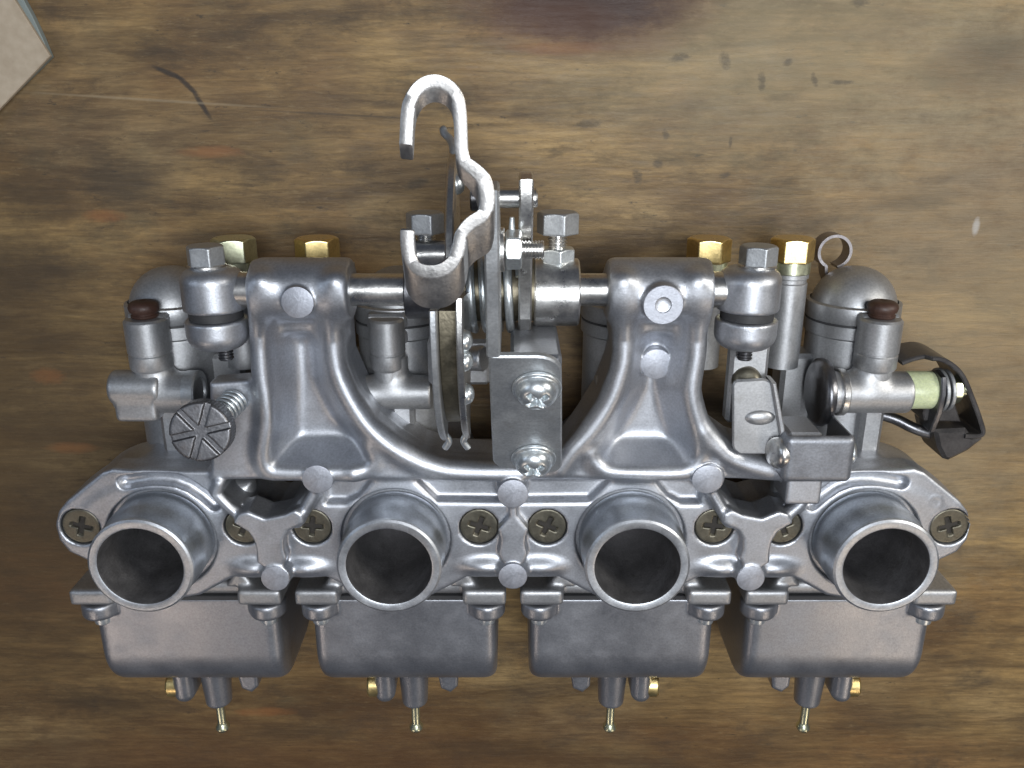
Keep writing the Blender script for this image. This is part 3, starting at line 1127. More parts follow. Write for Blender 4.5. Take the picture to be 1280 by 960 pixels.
# ---------- carburettors
def body_solid():
    s = Solid((-42, -40, -82), (42, 90, 2), 0.8)
    s.cyl((0, -26, -36), (0, W(640, 408, -22)[1]-4, -36), 15.0, k=0, rnd=0.6)
    s.cyl((0, 0, -62), (0, 0, -11), 21.0, k=3, rnd=0.8)
    s.cyl((0, 0, -66.0), (0, 0, -56), 27.0, k=3, rnd=1.0, r2=21)
    s.poly([(-29, -13), (29, -13), (29, 16), (-29, 16)], -20, -10.5, r=4, k=2)
    s.box((-33, -28.6, -60), (33, -22.6, -9.5), 2.5, k=2)
    s.box((-20, -26, -50), (20, 0, -14), 4, k=3)
    for sg in (-1, 1):
        for z0, z1 in ((-20, -3), (-64, -48)):
            s.box((min(sg*22, sg*37.5), -28.6, z0), (max(sg*22, sg*37.5), -22.4, z1), 1.0, k=0.4)
        # triangular gusset beside the lug
        s.poly([(sg*22.5, -14), (sg*17, -23), (sg*28, -23)], -12, -6, r=0.6, k=1)
    # intake bore
    s.cyl((0, 0, -90), (0, 0, 8), 14.0, k=0, op='cut', rnd=0.1)
    s.cyl((0, 0, -78), (0, 0, -58), 25.0, k=0, op='cut', rnd=0.1, r2=14)
    # throttle slide crossing the bore
    return s.mesh('carburetor_body', 2)


def bowl_solid():
    s = Solid((-40, -82, -68), (40, -24, 2), 0.6)

    def rr2(A, a0, a1, B, b0, b1, r):
        qa = np.abs(A-(a0+a1)/2)-(a1-a0)/2+r
        qb = np.abs(B-(b0+b1)/2)-(b1-b0)/2+r
        return np.minimum(np.maximum(qa, qb), 0)+np.sqrt(np.maximum(qa, 0)**2+np.maximum(qb, 0)**2)-r

    def fn(X, Y, Z):
        d1 = rr2(X, -33.9, 33.9, Y, -74.0, -10, 6.5)
        d2 = rr2(Y, -74.8, 10, Z, -62, -9.5, 21.0)
        a = np.maximum(d1, d2)
        k = 5.0
        h = np.maximum(k-np.abs(d1-d2), 0)/k
        a = a+h*h*k*0.25
        return np.maximum(a, Y+29.8)
    s.func((-35, -75.5, -63), (35, -29, -6), fn, 0.0)
    # rim flange and lugs
    for sg in (-1, 1):
        for zc in (-10.5, -56):
            s.cyl((sg*30.5, -36.2, zc), (sg*30.5, -30.0, zc), 6.6, k=0.6, rnd=1.4)
    return s


bs = body_solid()


def make_bowl():
    s = bowl_solid()
    return s.mesh('float_bowl', 1)


bowl_me = make_bowl()
boss = Solid((-9, -96, -44), (9, -62, -16), 0.4)
boss.cyl((0, -89, -30), (0, -64, -30), 5.1, k=0, rnd=0.9, r2=6.6)
boss_me = boss.mesh('drain_boss', 1)
sb = Solid((-9, -88, -46), (9, -60, -12), 0.4)
sb.box((-4.0, -84, -37), (4.0, -64, -21), 3.8, k=0)
side_boss_me = sb.mesh('side_boss', 1)
sb2 = Solid((-9, -90, -46), (9, -58, -12), 0.4)
sb2.poly([(-5, -65), (5, -65), (4.4, -79), (1.5, -82), (-2.5, -80)], -35, -26, r=1.2, k=0)
side_lug_me = sb2.mesh('side_lug', 1)

nip = MB().ring([(0.9, 0), (1.8, 0), (1.8, 10.5), (2.1, 11.4), (2.8, 12.6), (2.9, 13.4), (2.3, 14.6), (1.8, 15), (0.9, 15)], 20)
nip_me = nip.mesh('drain_nipple')
plug = MB().lathe([(0.001, -3), (5.2, -3), (5.2, 3.0), (4.6, 3.8), (1.8, 3.8), (1.5, 3.2), (0.001, 3.2)], 28)
plug_me = plug.mesh('drain_plug')
DOWN = Matrix.Rotation(math.pi/2, 3, 'X')

# spigot: inlet stub with step and rim
SL = 18.2
spig = MB().ring([(13.6, -30), (13.6, SL-0.9), (13.9, SL-0.2), (14.4, SL), (16.2, SL), (16.9, SL-0.5), (17.05, SL-1.4), (16.75, SL-2.6),
                  (16.75, SL-8.0), (17.3, SL-9.2), (17.3, SL-13.0), (17.3, -1.6), (15.9, -1.7), (15.9, -30)], 72)
spig_me = spig.mesh('spigot', 35)
for mt in (SPIG, RIM, BORE):
    spig_me.materials.append(mt)
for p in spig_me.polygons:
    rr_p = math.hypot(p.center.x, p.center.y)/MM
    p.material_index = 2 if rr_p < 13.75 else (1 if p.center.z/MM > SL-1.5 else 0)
slide = MB().box(-13.0, 13.0, -14, 15, -40, -37, 0.4).mesh('throttle_slide')

# dome cap of the slide chamber
Y1 = W(640, 408, -22)[1]
ytopd = W(640, 333, -36)[1]
pr = [(0.001, ytopd)]
for k in range(1, 13):
    a = math.pi/2*k/12
    pr.append((14.6*math.sin(a)**0.92, ytopd-14.8*(1-math.cos(a))))
yb_ = pr[-1][1]
pr += [(14.75, Y1+6.3), (15.9, Y1+5.8), (16.0, Y1+5.4), (16.0, Y1+0.6), (15.6, Y1+0.1), (0.001, Y1+0.1)]
dome_pr = [(r, h) for r, h in pr[::-1]]
dome_me = MB().lathe(dome_pr, 64, (0, 0, 0), (0, 0, 1)).mesh('slide_cap', 40)
seam_me = MB().lathe([(0.001, Y1-0.7), (15.7, Y1-0.7), (15.7, Y1+0.3), (0.001, Y1+0.3)], 64).mesh('cap_gasket')
coll_me = MB().lathe([(0.001, Y1-5.4), (15.3, Y1-5.4), (15.8, Y1-4.8), (15.9, Y1-0.6), (0.001, Y1-0.6)], 64).mesh('chamber_rim')

# vent post with rubber cap, standing in front of the chamber
ZP = -17.0
yT = W(640, 490, ZP)[1]           # centre of the cross tube
yc0 = W(640, 402, ZP)[1]          # rim top of the post
yc1 = W(640, 440, ZP)[1]
post = MB().lathe([(0.001, yT), (5.9, yT), (5.9, yc1-6), (6.6, yc1-5.4), (7.0, yc1-4.8), (7.0, yc1-0.5), (6.7, yc1-0.1), (6.7, yc1+0.25),
                   (7.1, yc1+0.5), (7.1, yc0+0.6), (6.4, yc0+1.4), (4.6, yc0+1.5), (0.001, yc0+1.5)], 40)
post_me = post.mesh('vent_post', 35)
capm = MB().lathe([(0.001, 0), (4.6, 0), (5.2, 0.4), (5.3, 1.2), (4.8, 1.6), (4.8, 2.0), (5.7, 2.8), (6.0, 4.2), (5.6, 5.6), (4.4, 6.5), (1.6, 6.9), (0.9, 6.6), (0.001, 6.6)], 36)
cap_me = capm.mesh('rubber_cap', 50)
cap_me.transform(Matrix.Scale(0.84, 4))

web_me = MB().box(-6.6, 6.6, Y1+0.4, Y1+5.4, -27, ZP, 0.8).box(-6.4, 6.4, Y1-5.2, Y1-0.8, -27, ZP, 0.8).mesh('post_web')
fillet = Solid((-14, -14, -12), (14, 26, 12), 0.5)
fillet.cyl((-13.5, 0, 0), (13.5, 0, 0), 7.2, k=0, rnd=0.8)
fillet.cyl((0, 0, 0), (0, 16, 0), 5.6, k=3.0, rnd=0.3)
tee_me = fillet.mesh('choke_tube', 2)

col_me = MB().lathe([(0.001, 0), (6.2, 0), (6.2, 30), (5.8, 30.4), (5.8, 31.6), (6.4, 32), (6.4, 33.6), (0.001, 33.6)], 36).mesh('jet_column')
bcol_me = MB().lathe([(0.001, 0), (6.4, 0), (6.6, 0.3), (6.6, 4.6), (6.3, 5), (0.001, 5)], 36).mesh('nut_collar')
screw_tip = MB().lathe([(0.001, -3.8), (2.6, -3.8), (3.0, -3.4), (3.2, -1.6), (3.2, -0.8), (3.9, -0.6), (3.9, 0.3), (0.001, 0.3)], 24).mesh('bowl_screw')
bs.materials.append(BODY)
for i, xc in enumerate(XC):
    m = -1 if i < 2 else 1            # towards the outside of the pair the drain plug sits on
    cb = obj('carburetor', bs, BODY, bank, (xc, 0, 0))
    obj('spigot', spig_me, None, cb)
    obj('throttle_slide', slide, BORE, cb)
    bw = obj('float_bowl', bowl_me, BOWL, cb)
    obj('bowl_gasket', MB().box(-33, 33, -30.2, -28.4, -60, -9.0, 0.3).mesh('bowl_gasket') if i == 0 else bpy.data.meshes['bowl_gasket'], GASKET, cb)
    obj('drain_boss', boss_me, BOWL, cb, (0, -2.5, 0))
    obj('side_boss', side_boss_me, BOWL, cb, (m*11.0, -2.5, 0))
    obj('side_lug', side_lug_me, BOWL, cb, (-m*13.5, -2.5, 0))
    obj('drain_plug', plug_me, BRASS, cb, (m*14.2, -80.5, -27), axis_rot((m, 0, 0)))
    obj('drain_nipple', nip_me, PALEBRASS, cb, (0, -91, -30), DOWN)
    for sg in (-1, 1):
        if (i, sg) in ((0, -1), (2, -1), (3, -1), (1, -1), (3, 1), (0, 1), (1, 1), (2, 1)):
            obj('bowl_screw', screw_tip, ZINC if sg < 0 else DARKSTEEL, cb, (sg*30.5, -36.2, -10.5), UP) if True else None
    obj('chamber_rim', coll_me, BODY, cb, (0, 0, -36), UP)
    obj('cap_gasket', seam_me, GASKET, cb, (0, 0, -36), UP)
    obj('slide_cap', dome_me, BODY, cb, (0, 0, -36), UP)
    px0 = xc*1.0
    vp = obj('vent_post', post_me, BODY, cb, (m*2.2, 0, ZP), UP)
    if i in (0, 3):
        obj('rubber_cap', cap_me, RUBBER, cb, (m*2.2, yc0+1.5, ZP), UP)
    obj('post_web', web_me, BODY, cb, (m*2.2, 0, 0))
    ct = obj('choke_tube', tee_me, BODY, cb, (m*1.2, yT, ZP))
    if i in (1, 2):
        vp.scale = (0.84, 0.84, 1)
        ct.scale = (1, 0.82, 0.82)
    st = MB().box(-4, 4, 8, yT-4, ZP-9, ZP+1.0, 1.5)
    obj('choke_housing', st.mesh('choke_housing') if i == 0 else bpy.data.meshes['choke_housing'], BODY, cb, (m*1.2+3, 0, 0))
    # jet column with brass nut, on the side facing the neighbour
    cx = (95.5 if i in (0, 3) else 67.0)*(-1 if i < 2 else 1)-xc
    ytop = W(640, 322, -33)[1]
    obj('jet_column', col_me, BODY, cb, (cx, ytop-38.6, -33), UP)
    # web that carries the column
    wv = MB().box(min(0, cx), max(0, cx), 20, ytop-34, -42, -30, 1.5)
    obj('column_web', wv.mesh('column_web'), BODY, cb)
    obj('nut_collar', bcol_me, BRASS if i != 0 else PALEBRASS, cb, (cx, ytop-5.2, -33), UP)
    nm = brass_nut_me
    if i == 0:
        nm = brass_nut_me.copy()
    obj('brass_nut', nm, PALEBRASS if i == 0 else BRASS, cb, (cx, ytop-1.2, -33), UP @ Matrix.Rotation((0.74, 0.72, 0.36, 0.42)[i], 3, 'Z'))

# ---------- things that sit on the outer left carburettor's choke tube
lug = Solid((-16, -14, -12), (16, 12, 12), 0.5)
lug.cyl((-8.5, 2.0, 0), (9, 2.0, 0), 6.0, k=0, rnd=1.6)
lug.box((-7, -9.0, -6), (7.5, 0, 5.2), 1.8, k=1.2)
a = W(172, 494, -14)
obj('choke_lug', lug.mesh('choke_lug', 2), BODY, bank, (a[0], a[1]+0.5, -15))
a = W(240, 483, -13)
obj('tube_mouth', MB().ring([(6.0, -3), (7.4, -3), (7.6, -2), (7.6, 0.6), (7.2, 1.2), (5.4, 1.2), (5.0, 0.4), (5.0, -3)], 40, (0, 0, 0), (1, 0, 0)).mesh('tube_mouth'), STAMP, bank, (a[0], yT, ZP))
obj('tube_plug', MB().lathe([(0.001, -3), (5.1, -3), (5.1, -0.6), (0.001, -0.6)], 32, (0, 0, 0), (1, 0, 0)).mesh('tube_plug'), OLIVE, bank, (a[0], yT, ZP))

# ---------- idle adjusting knob with spring
def knob_mesh():
    s = Solid((-12, -12, -5), (12, 12, 6), 0.25)

    def fn(X, Y, Z):
        rr = np.sqrt(X*X+Y*Y)
        th = np.arctan2(Y, X)
        kn = 0.22*np.abs(np.sin(th*30))
        d = np.maximum(rr-9.4+kn, np.abs(Z)-3.2)
        d = np.maximum(d, (rr-9.4+(Z-3.2)+0.7)*0.707)
        for k in range(3):
            a = k*math.pi/3+1.62
            off = np.abs(-X*math.sin(a)+Y*math.cos(a))
            d = np.maximum(d, -np.maximum(off-0.95, 2.0-Z))
        return d
    s.func((-9.6, -9.6, -3.3), (9.6, 9.6, 3.3), fn, 0.0)
    return s.mesh('idle_knob', 1)


ka = Vector(W(253.5, 537.5, 17))
kb = Vector(W(291, 503, 2.5))
kd = (ka-kb).normalized()
# the screw's axis runs from the web plate to the knob
knob = obj('idle_knob', knob_mesh(), KNOB, bank, ka, axis_rot((0.06, 0.16, 0.985)))
spr = MB().tube(helix(kb-kd*1.5, kd, 3.7, 1.75, 7.2, 20), 0.62, 8)
obj('idle_spring', spr.mesh('idle_spring', 60), ZINC, bank)
obj('idle_screw', MB().tube([kb-kd*4, ka], 2.5, 20).mesh('idle_screw'), STEEL, bank)

# ---------- pulley
PXL, PXR = -20.8, -14.0
PR = 46.4
pulley = None


def sector(r0, r1, x0, x1, a0, a1, n=64, b=0.35):
    """ring sector in the plane of y and z; angle 0 = +z (towards the lens), 90 = +y"""
    prof = [(r0, x0), (r1-b, x0), (r1, x0+b), (r1, x1-b), (r1-b, x1), (r0, x1)]
    V, F = [], []
    m = len(prof)
    for i in range(n+1):
        a = R(a0+(a1-a0)*i/n)
        for r, x in prof:
            V.append((x, r*math.sin(a), r*math.cos(a)))
    for i in range(n):
        for k in range(m):
            k2 = (k+1) % m
            F.append((i*m+k, i*m+k2, (i+1)*m+k2, (i+1)*m+k))
    F.append(tuple(range(m-1, -1, -1)))
    F.append(tuple(n*m+k for k in range(m)))
    return V, F


def fixn(me):
    import bmesh
    bm = bmesh.new()
    bm.from_mesh(me)
    bmesh.ops.recalc_face_normals(bm, faces=bm.faces)
    bm.to_mesh(me)
    bm.free()
    return me


A0, A1 = -66, 96
m1 = MB().add(*sector(4.5, PR, PXL-0.95, PXL+0.95, A0, 6))
pulley = obj('cable_pulley', fixn(m1.mesh('pulley_disc', 40)), STAMP, bank, (0, SHAFT_Y, 0))
m2 = MB().add(*sector(4.5, PR-0.6, PXR-0.95, PXR+0.95, A0, 10))
obj('side_disc', fixn(m2.mesh('side_disc', 40)), STEEL, pulley)
m2 = MB().add(*sector(4.5, PR-0.3, -17.6, -15.4, 14, 68))
obj('upper_plate', fixn(m2.mesh('upper_plate', 40)), STEEL, pulley)
m3 = MB().add(*sector(5, PR-5.5, PXL+0.9, PXR-0.9, A0+3, 5))
obj('groove_core', fixn(m3.mesh('groove_core', 40)), GROOVE, pulley)
# flared tips of the discs at both ends
for x, sx, mt in ((PXL, -1, STAMP), (PXR, 1, STEEL)):
    a = R(A0+1)
    p0 = Vector((x, (PR-2.2)*math.sin(a), (PR-2.2)*math.cos(a)))
    p1 = p0+Vector((-sx*1.2, -3.0, -1.0))
    p2 = p0+Vector((sx*0.2, -5.6, -1.5))
    obj('cable_fork', MB().tube([tuple(v) for v in smoothline([p0+Vector((0, 3, 1)), p0, p1, p2], 5)], 1.05, 10).mesh('cable_fork', 60), ZINC, pulley)
tipp = smoothline([(-16.5, PR*math.sin(R(60))-2, PR*math.cos(R(60))-2), (-16.5, PR*math.sin(R(67)), PR*math.cos(R(67))-1.2), (-17.4, PR-1.2, 13), (-19.3, PR+0.6, 11), (-19.6, PR+2.4, 10)], 5)
obj('disc_tip', MB().tube([tuple(v) for v in tipp], [1.1]*(len(tipp)-2)+[0.9, 0.5], 10).mesh('disc_tip', 60), STAMP, pulley)
rv = MB().lathe([(3.0, -0.5), (3.0, 0.2), (2.7, 1.1), (2.0, 1.8), (1.0, 2.2), (0.001, 2.3)], 24, (0, 0, 0), (1, 0, 0)).mesh('rivet', 50)
for ang, rad in ((57, 41.0), (-6, 41.5), (-31, 41.5), (-14, 41.8)):
    obj('rivet', rv, ZINC, pulley, (PXR+(0.9 if ang < 40 else -1.4), rad*math.sin(R(ang)), rad*math.cos(R(ang))))

# ---------- hook lever (bent strip)
hook_px = [(507, 180), (508, 160), (509, 142), (512, 126), (521, 110), (535, 101), (550, 101), (564, 109), (572, 123), (575, 142), (576, 165),
           (577, 186), (581, 201), (592, 210), (603, 221), (608, 236), (609, 252), (604, 267), (588, 278), (577, 291), (573, 308), (567, 325),
           (554, 336), (538, 339), (522, 335), (512, 322), (509, 302), (509, 286)]
dep = [4.2]*12+[4.4, 5.0, 6.5, 8.5, 10, 10.5, 10.5, 10.5, 10.5, 10.5, 10.5, 10.5, 10.5, 10.5, 10.5, 10.5]
thk = [3.1]*12+[3.3, 3.5, 3.7, 3.7, 3.6, 3.5, 3.4, 3.2, 3.3, 3.5, 3.6, 3.6, 3.5, 3.4, 3.4, 3.4]
HZ = 51.0
path = smoothline([(*W(a, b, HZ), d, t) for (a, b), d, t in zip(hook_px, dep, thk)], 5)
edir = Vector((0.0, -0.88, -0.475))
V, F = [], []
ncs = 8
for i, p in enumerate(path):
    a, b = path[max(0, i-1)], path[min(len(path)-1, i+1)]
    t = Vector((b[0]-a[0], b[1]-a[1], 0)).normalized()
    nrm = Vector((t.y, -t.x, 0))
    c = Vector((p[0], p[1], p[2]))
    h, d, ch = p[4]/2, p[3], 0.4
    for (u, w) in ((-h+ch, 0), (h-ch, 0), (h, ch), (h, d-ch), (h-ch, d), (-h+ch, d), (-h, d-ch), (-h, ch)):
        V.append(c+nrm*u+edir*w)
for i in range(len(path)-1):
    for k in range(ncs):
        k2 = (k+1) % ncs
        F.append((i*ncs+k, i*ncs+k2, (i+1)*ncs+k2, (i+1)*ncs+k))
F.append(tuple(range(ncs)))
F.append(tuple((len(path)-1)*ncs+k for k in range(ncs-1, -1, -1)))
hm = fixn(MB().add(V, F).mesh('hook_lever', 38))
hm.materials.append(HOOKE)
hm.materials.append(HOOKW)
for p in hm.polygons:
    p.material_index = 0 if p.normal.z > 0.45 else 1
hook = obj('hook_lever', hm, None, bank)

# ---------- collars, bolts and levers on the middle of the shaft
XQ = W(694, 362, 0)[0]
x0, x1 = W(667, 362, 0)[0], W(723, 362, 0)[0]
colr = obj('stop_collar', MB().lathe([(0.001, 0), (9.9, 0), (10.4, 0.5), (10.4, x1-x0-0.5), (9.9, x1-x0), (0.001, x1-x0)], 56, (0, 0, 0), (1, 0, 0)).mesh('stop_collar'), STEEL, bank, (x0, SHAFT_Y-0.8, 0))
bx, by, _ = W(697, 292, 0)
obj('stop_bolt', bolt_head_big, STAMP, colr, (bx-x0, by-SHAFT_Y+0.8, 0), UP @ Matrix.Rotation(0.28, 3, 'Z'))
obj('bolt_thread', thread(3.0, 9).mesh('bolt_thread'), STEEL, colr, (bx-x0, by-SHAFT_Y+0.8-8.6, 0), UP)
obj('lock_nut', nut_me, ZINC, colr, (bx-x0, W(697, 328, 0)[1]-SHAFT_Y+0.8, 0), UP @ Matrix.Rotation(0.15, 3, 'Z'))

bx, by, _ = W(532, 291, 3)
colL = obj('lever_collar', MB().lathe([(0.001, 0), (8.6, 0), (9.0, 0.4), (9.0, 21.6), (8.6, 22), (0.001, 22)], 48, (0, 0, 0), (1, 0, 0)).mesh('lever_collar'), DARKSTEEL, bank, (W(508, 362, 0)[0], SHAFT_Y, 0))
lx = colL.location.x/MM
obj('stop_bolt', bolt_head, STAMP, colL, (bx-lx, by-SHAFT_Y, 3), UP @ Matrix.Rotation(0.4, 3, 'Z'))
obj('bolt_thread', bpy.data.meshes['bolt_thread'], STEEL, colL, (bx-lx, by-SHAFT_Y-8.6, 3), UP)
pc = W(536, 318, 6)
obj('cross_pin', MB().lathe([(0.001, -5.4), (3.8, -5.4), (4.2, -5), (4.2, 5), (3.8, 5.4), (0.001, 5.4)], 32, (0, 0, 0), (1, 0, 0)).mesh('cross_pin'), STEEL, colL, (pc[0]-lx, pc[1]-SHAFT_Y, 6))

# lever plate that carries the hook and folds into the stop bracket
def yz_plate(name, pts, x0, x1, mat, parent, b=0.5):
    """outline in (y, z), thickness along x"""
    M = Matrix(((0, 0, 1), (1, 0, 0), (0, 1, 0)))
    return obj(name, MB().prism(pts, x0, x1, b, M).mesh(name), mat, parent)


XL = W(616, 400, 40)[0]
yH0 = W(610, 255, HZ)[1]
yK = W(616, 447, 38)[1]
lever = yz_plate('lever_plate', [(yH0+3, HZ-2), (yH0-8, HZ-4), (W(616, 340, 46)[1], 45), (W(616, 400, 42)[1], 41), (yK, 37.5), (yK-3, 30), (SHAFT_Y-14, 4),
                                 (SHAFT_Y-10, -8), (SHAFT_Y, -11), (SHAFT_Y+8, -7), (SHAFT_Y+11, 4), (yH0+4, HZ-14)], XL-1.9, XL+1.9, STAMP, bank)

# front plate of the stop bracket, tilted towards the lower edge
pt, pb = Vector(W(659, 449, 37)), Vector(W(659, 584, 9))
ly = (pt-pb).normalized()
lz = Vector((1, 0, 0)).cross(ly).normalized()
Mp = Matrix((Vector((1, 0, 0)), ly, lz)).transposed()
Lp = (pt-pb).length
xa, xb = W(614, 460, 36)[0], W(706, 460, 36)[0]
pl = []
wq = xb-xa
wb0 = W(616, 560, 13)[0]-pb.x
wb1 = W(704, 560, 13)[0]-pb.x


def rcorner(cx, cy, r, a0, a1, n=6):
    return [(cx+r*math.cos(R(a0+(a1-a0)*i/n)), cy+r*math.sin(R(a0+(a1-a0)*i/n))) for i in range(n+1)]


hx0, hx1 = xa-pb.x, xb-pb.x
pl = rcorner(hx1-7, Lp-6, 7, 0, 90)+rcorner(hx0+1.5, Lp-0.5, 1.5, 90, 180)+rcorner(wb0+5, 4, 5, 180, 270)+rcorner(wb1-5, 1, 5, 270, 360)
brk = obj('stop_bracket', MB().prism(pl, -2.2, 0, 0.5, Mp, pb).mesh('stop_bracket'), STAMP, bank)
a0_, a1_ = W(638, 447, 36), W(703, 405, 30)
obj('bracket_block', MB().box(a0_[0], W(703, 440, 34)[0], a0_[1]-5, a0_[1]-0.2, -3, 33.2, 1.0).mesh('bracket_block'), DARKSTAMP, brk)
pan = panhead(6.0, 5.8, 7.1)
for (qx, qy, zz) in ((671, 483, 30.5), (667, 572, 12.2)):
    q = Vector(W(qx, qy, zz))
    q = q-lz*((q-pb).dot(lz))           # onto the plate
    obj('pan_screw', pan, ZINC, brk, q, Matrix.Rotation(0.0, 3, 'X') @ Mp @ Matrix.Rotation(0.4, 3, 'Z'))
# spacer that seats the lower screw on the beam
q = Vector(W(667, 572, 12.2))
q = q-lz*((q-pb).dot(lz))
obj('spacer', MB().lathe([(0.001, 0), (5.4, 0), (5.4, 14), (0.001, 14)], 30, q-lz*14.5, lz).mesh('spacer'), CAST, brk)

# second lever plate, pin, nut, washers
XM = W(657, 330, 20)[0]
yp = W(657, 245, 22)[1]
lv2 = yz_plate('link_plate', [(W(657, 218, 24)[1], 23), (W(657, 224, 26)[1], 26.5), (yp, 27), (W(657, 300, 20)[1], 21), (SHAFT_Y+4, 14.5), (SHAFT_Y-6, 13), (SHAFT_Y-12, 6), (SHAFT_Y-12, -4),
                              (SHAFT_Y-4, -11), (SHAFT_Y+6, -11), (SHAFT_Y+12, -4), (yp-4, 14), (yp+3, 14), (yp+6, 17)], XM-1.95, XM+1.95, STEEL, bank)
xp0, xp1 = W(588, 246, 22)[0], W(672, 246, 22)[0]
obj('link_pin', MB().lathe([(0.001, xp0), (2.7, xp0), (2.7, XM-2.4), (2.7, XM+2.2), (2.6, XM+2.3), (2.6, xp1-0.5), (2.2, xp1), (0.001, xp1)], 32, (0, yp-0.5, 22), (1, 0, 0)).mesh('link_pin'), STEEL, lv2)
obj('link_bush', MB().lathe([(0.001, xp0), (3.2, xp0), (3.6, xp0+0.4), (3.6, xp0+3.6), (0.001, xp0+3.6)], 32, (0, yp-0.5, 22), (1, 0, 0)).mesh('link_bush'), DARKSTEEL, lv2)
q = W(643, 312, 24)
xw = W(628, 312, 24)[0]
obj('lever_nut', nut_me, STAMP, lv2, (xw+0.8, q[1], 24), axis_rot((1, 0, 0)) @ Matrix.Rotation(0.3, 3, 'Z'))
obj('nut_washer', MB().lathe([(0.001, -1.2), (5.9, -1.2), (6.1, -1), (6.1, 0.4), (5.9, 0.6), (0.001, 0.6)], 32, (xw, q[1], 24), (1, 0, 0)).mesh('nut_washer'), STEEL, lv2)
obj('stud', thread(2.6, 11, (1, 0, 0), (xw, q[1], 24), 0.9).mesh('stud'), STEEL, lv2)
qq = W(640, 285, 22)
obj('spring_end', MB().tube([(qq[0], qq[1]+3, 22), (qq[0], qq[1]-4, 21)], [0.7, 1.3], 12).mesh('spring_end'), ZINC, lv2)
# torsion spring round the shaft
sp_x = W(586, 362, 10)[0]
ts = MB().tube(helix((sp_x, SHAFT_Y, 0), (1, 0, 0), 12.2, 3.7, 4.1, 40, 0.4), 1.35, 12)
obj('return_spring', ts.mesh('return_spring', 60), ZINC, bank)
obj('spring_hub', MB().lathe([(0.001, 0), (9.6, 0), (9.6, 22), (0.001, 22)], 44, (W(578, 362, 0)[0], SHAFT_Y, 0), (1, 0, 0)).mesh('spring_hub'), GROOVE, bank)
# light block with a stud behind the pulley
a0_, a1_ = W(578, 455, -8), W(608, 533, -8)
fb = obj('float_valve_block', MB().box(-28, W(612, 420, -8)[0], W(600, 482, -8)[1], W(600, 425, -8)[1], -28, -8, 1.2).mesh('float_valve_block'), BODY, bank)
q = W(582, 455, -2)
obj('block_stud', MB().lathe([(0.001, 0), (3.6, 0), (4.2, 0.5), (4.2, 6), (3.8, 6.6), (0.001, 6.6)], 28, (0, 0, 0), (0.9, 0.1, 0.42)).mesh('block_stud'), BODY, fb, (q[0], q[1], -8.5))

# ---------- choke linkage on the right
# arm below the right clamp
xa_ = W(934, 480, -3)[0]
arm = obj('slide_arm', MB().box(xa_-6.0, xa_+6.5, W(930, 528, -4)[1], W(930, 430, -4)[1], -9, -3, 1.2).mesh('slide_arm'), BODY, bank)
obj('arm_screw', MB().lathe([(0.001, 0), (4.6, 0), (4.8, 1), (4.0, 2.4), (2.4, 3), (0.001, 3)], 28, (0, 0, 0), (-0.2, 0.3, 0.93)).mesh('arm_screw', 50), OLIVE, arm, W(933, 476, -2.6))
# flat tab: light plate beside the box
ZB = 12.0
tab = PX(4.4, [(918, 478), (921, 476), (955, 474), (966, 478), (972, 500), (976, 530), (980, 562), (962, 568), (925, 568), (918, 563), (916, 558), (916, 482)])
tabo = obj('choke_tab', MB().prism(tab, 2.6, 4.4, 0.5).mesh('choke_tab'), BODY, bank)
e0 = PX(5, [(963, 476), (969, 477), (979, 530), (981, 548), (975, 548)])
obj('tab_flange', MB().prism(e0, -1, 6.4, 0.4).mesh('tab_flange'), BODY, tabo)
obj('tab_dimple', MB().lathe([(2.6, 0), (2.2, 0.7), (1.2, 1.1), (0.001, 1.2)], 20, (0, 0, 0), (0, 0, 1), 1.9, 1.0).mesh('tab_dimple', 60), BODY, tabo, W(950, 522, 4.3))
# folded U bracket
fx0, fx1 = W(980, 575, ZB)[0], W(1069, 575, ZB)[0]
fy0, fy1 = W(1000, 605, ZB)[1], W(1000, 546, ZB)[1]
ub = Solid((fx0-2, fy0-3, -14), (fx1+4, fy1+3, ZB+2), 0.4)
ub.box((fx0, fy0, -10), (fx1, fy1, ZB), 2.3, k=0)
ub.box((fx0+1.7, fy0-5, -20), (fx1-1.7, fy1+6, ZB-1.8), 0.8, k=0, op='cut')
ubo = obj('choke_bracket', ub.mesh('choke_bracket', 1), DARKSTAMP, bank)
obj('bracket_filler', MB().box(fx0+2.4, fx0+13, fy0+1.0, fy1-0.6, -8, ZB-4.5, 0.8).mesh('bracket_filler'), CAST, ubo)
q = W(967, 565, 7)
obj('pivot_rivet', MB().lathe([(0.001, -1), (5.0, -1), (5.0, 1.0), (4.4, 2.0), (2.5, 2.6), (0.001, 2.7)], 32, (0, 0, 0), (-0.93, 0.05, 0.36)).mesh('pivot_rivet', 50), STEEL, ubo, (fx0-0.4, q[1], 7.5))
q = W(1072, 566, 6)
obj('side_screw', MB().lathe([(0.001, -1), (4.2, -1), (4.2, 1.0), (3.4, 1.9), (1.8, 1.9), (1.2, 1.2), (0.001, 1.2)], 28, (0, 0, 0), (1, 0, 0)).mesh('side_screw'), ZINC, ubo, (fx1, q[1], 5))

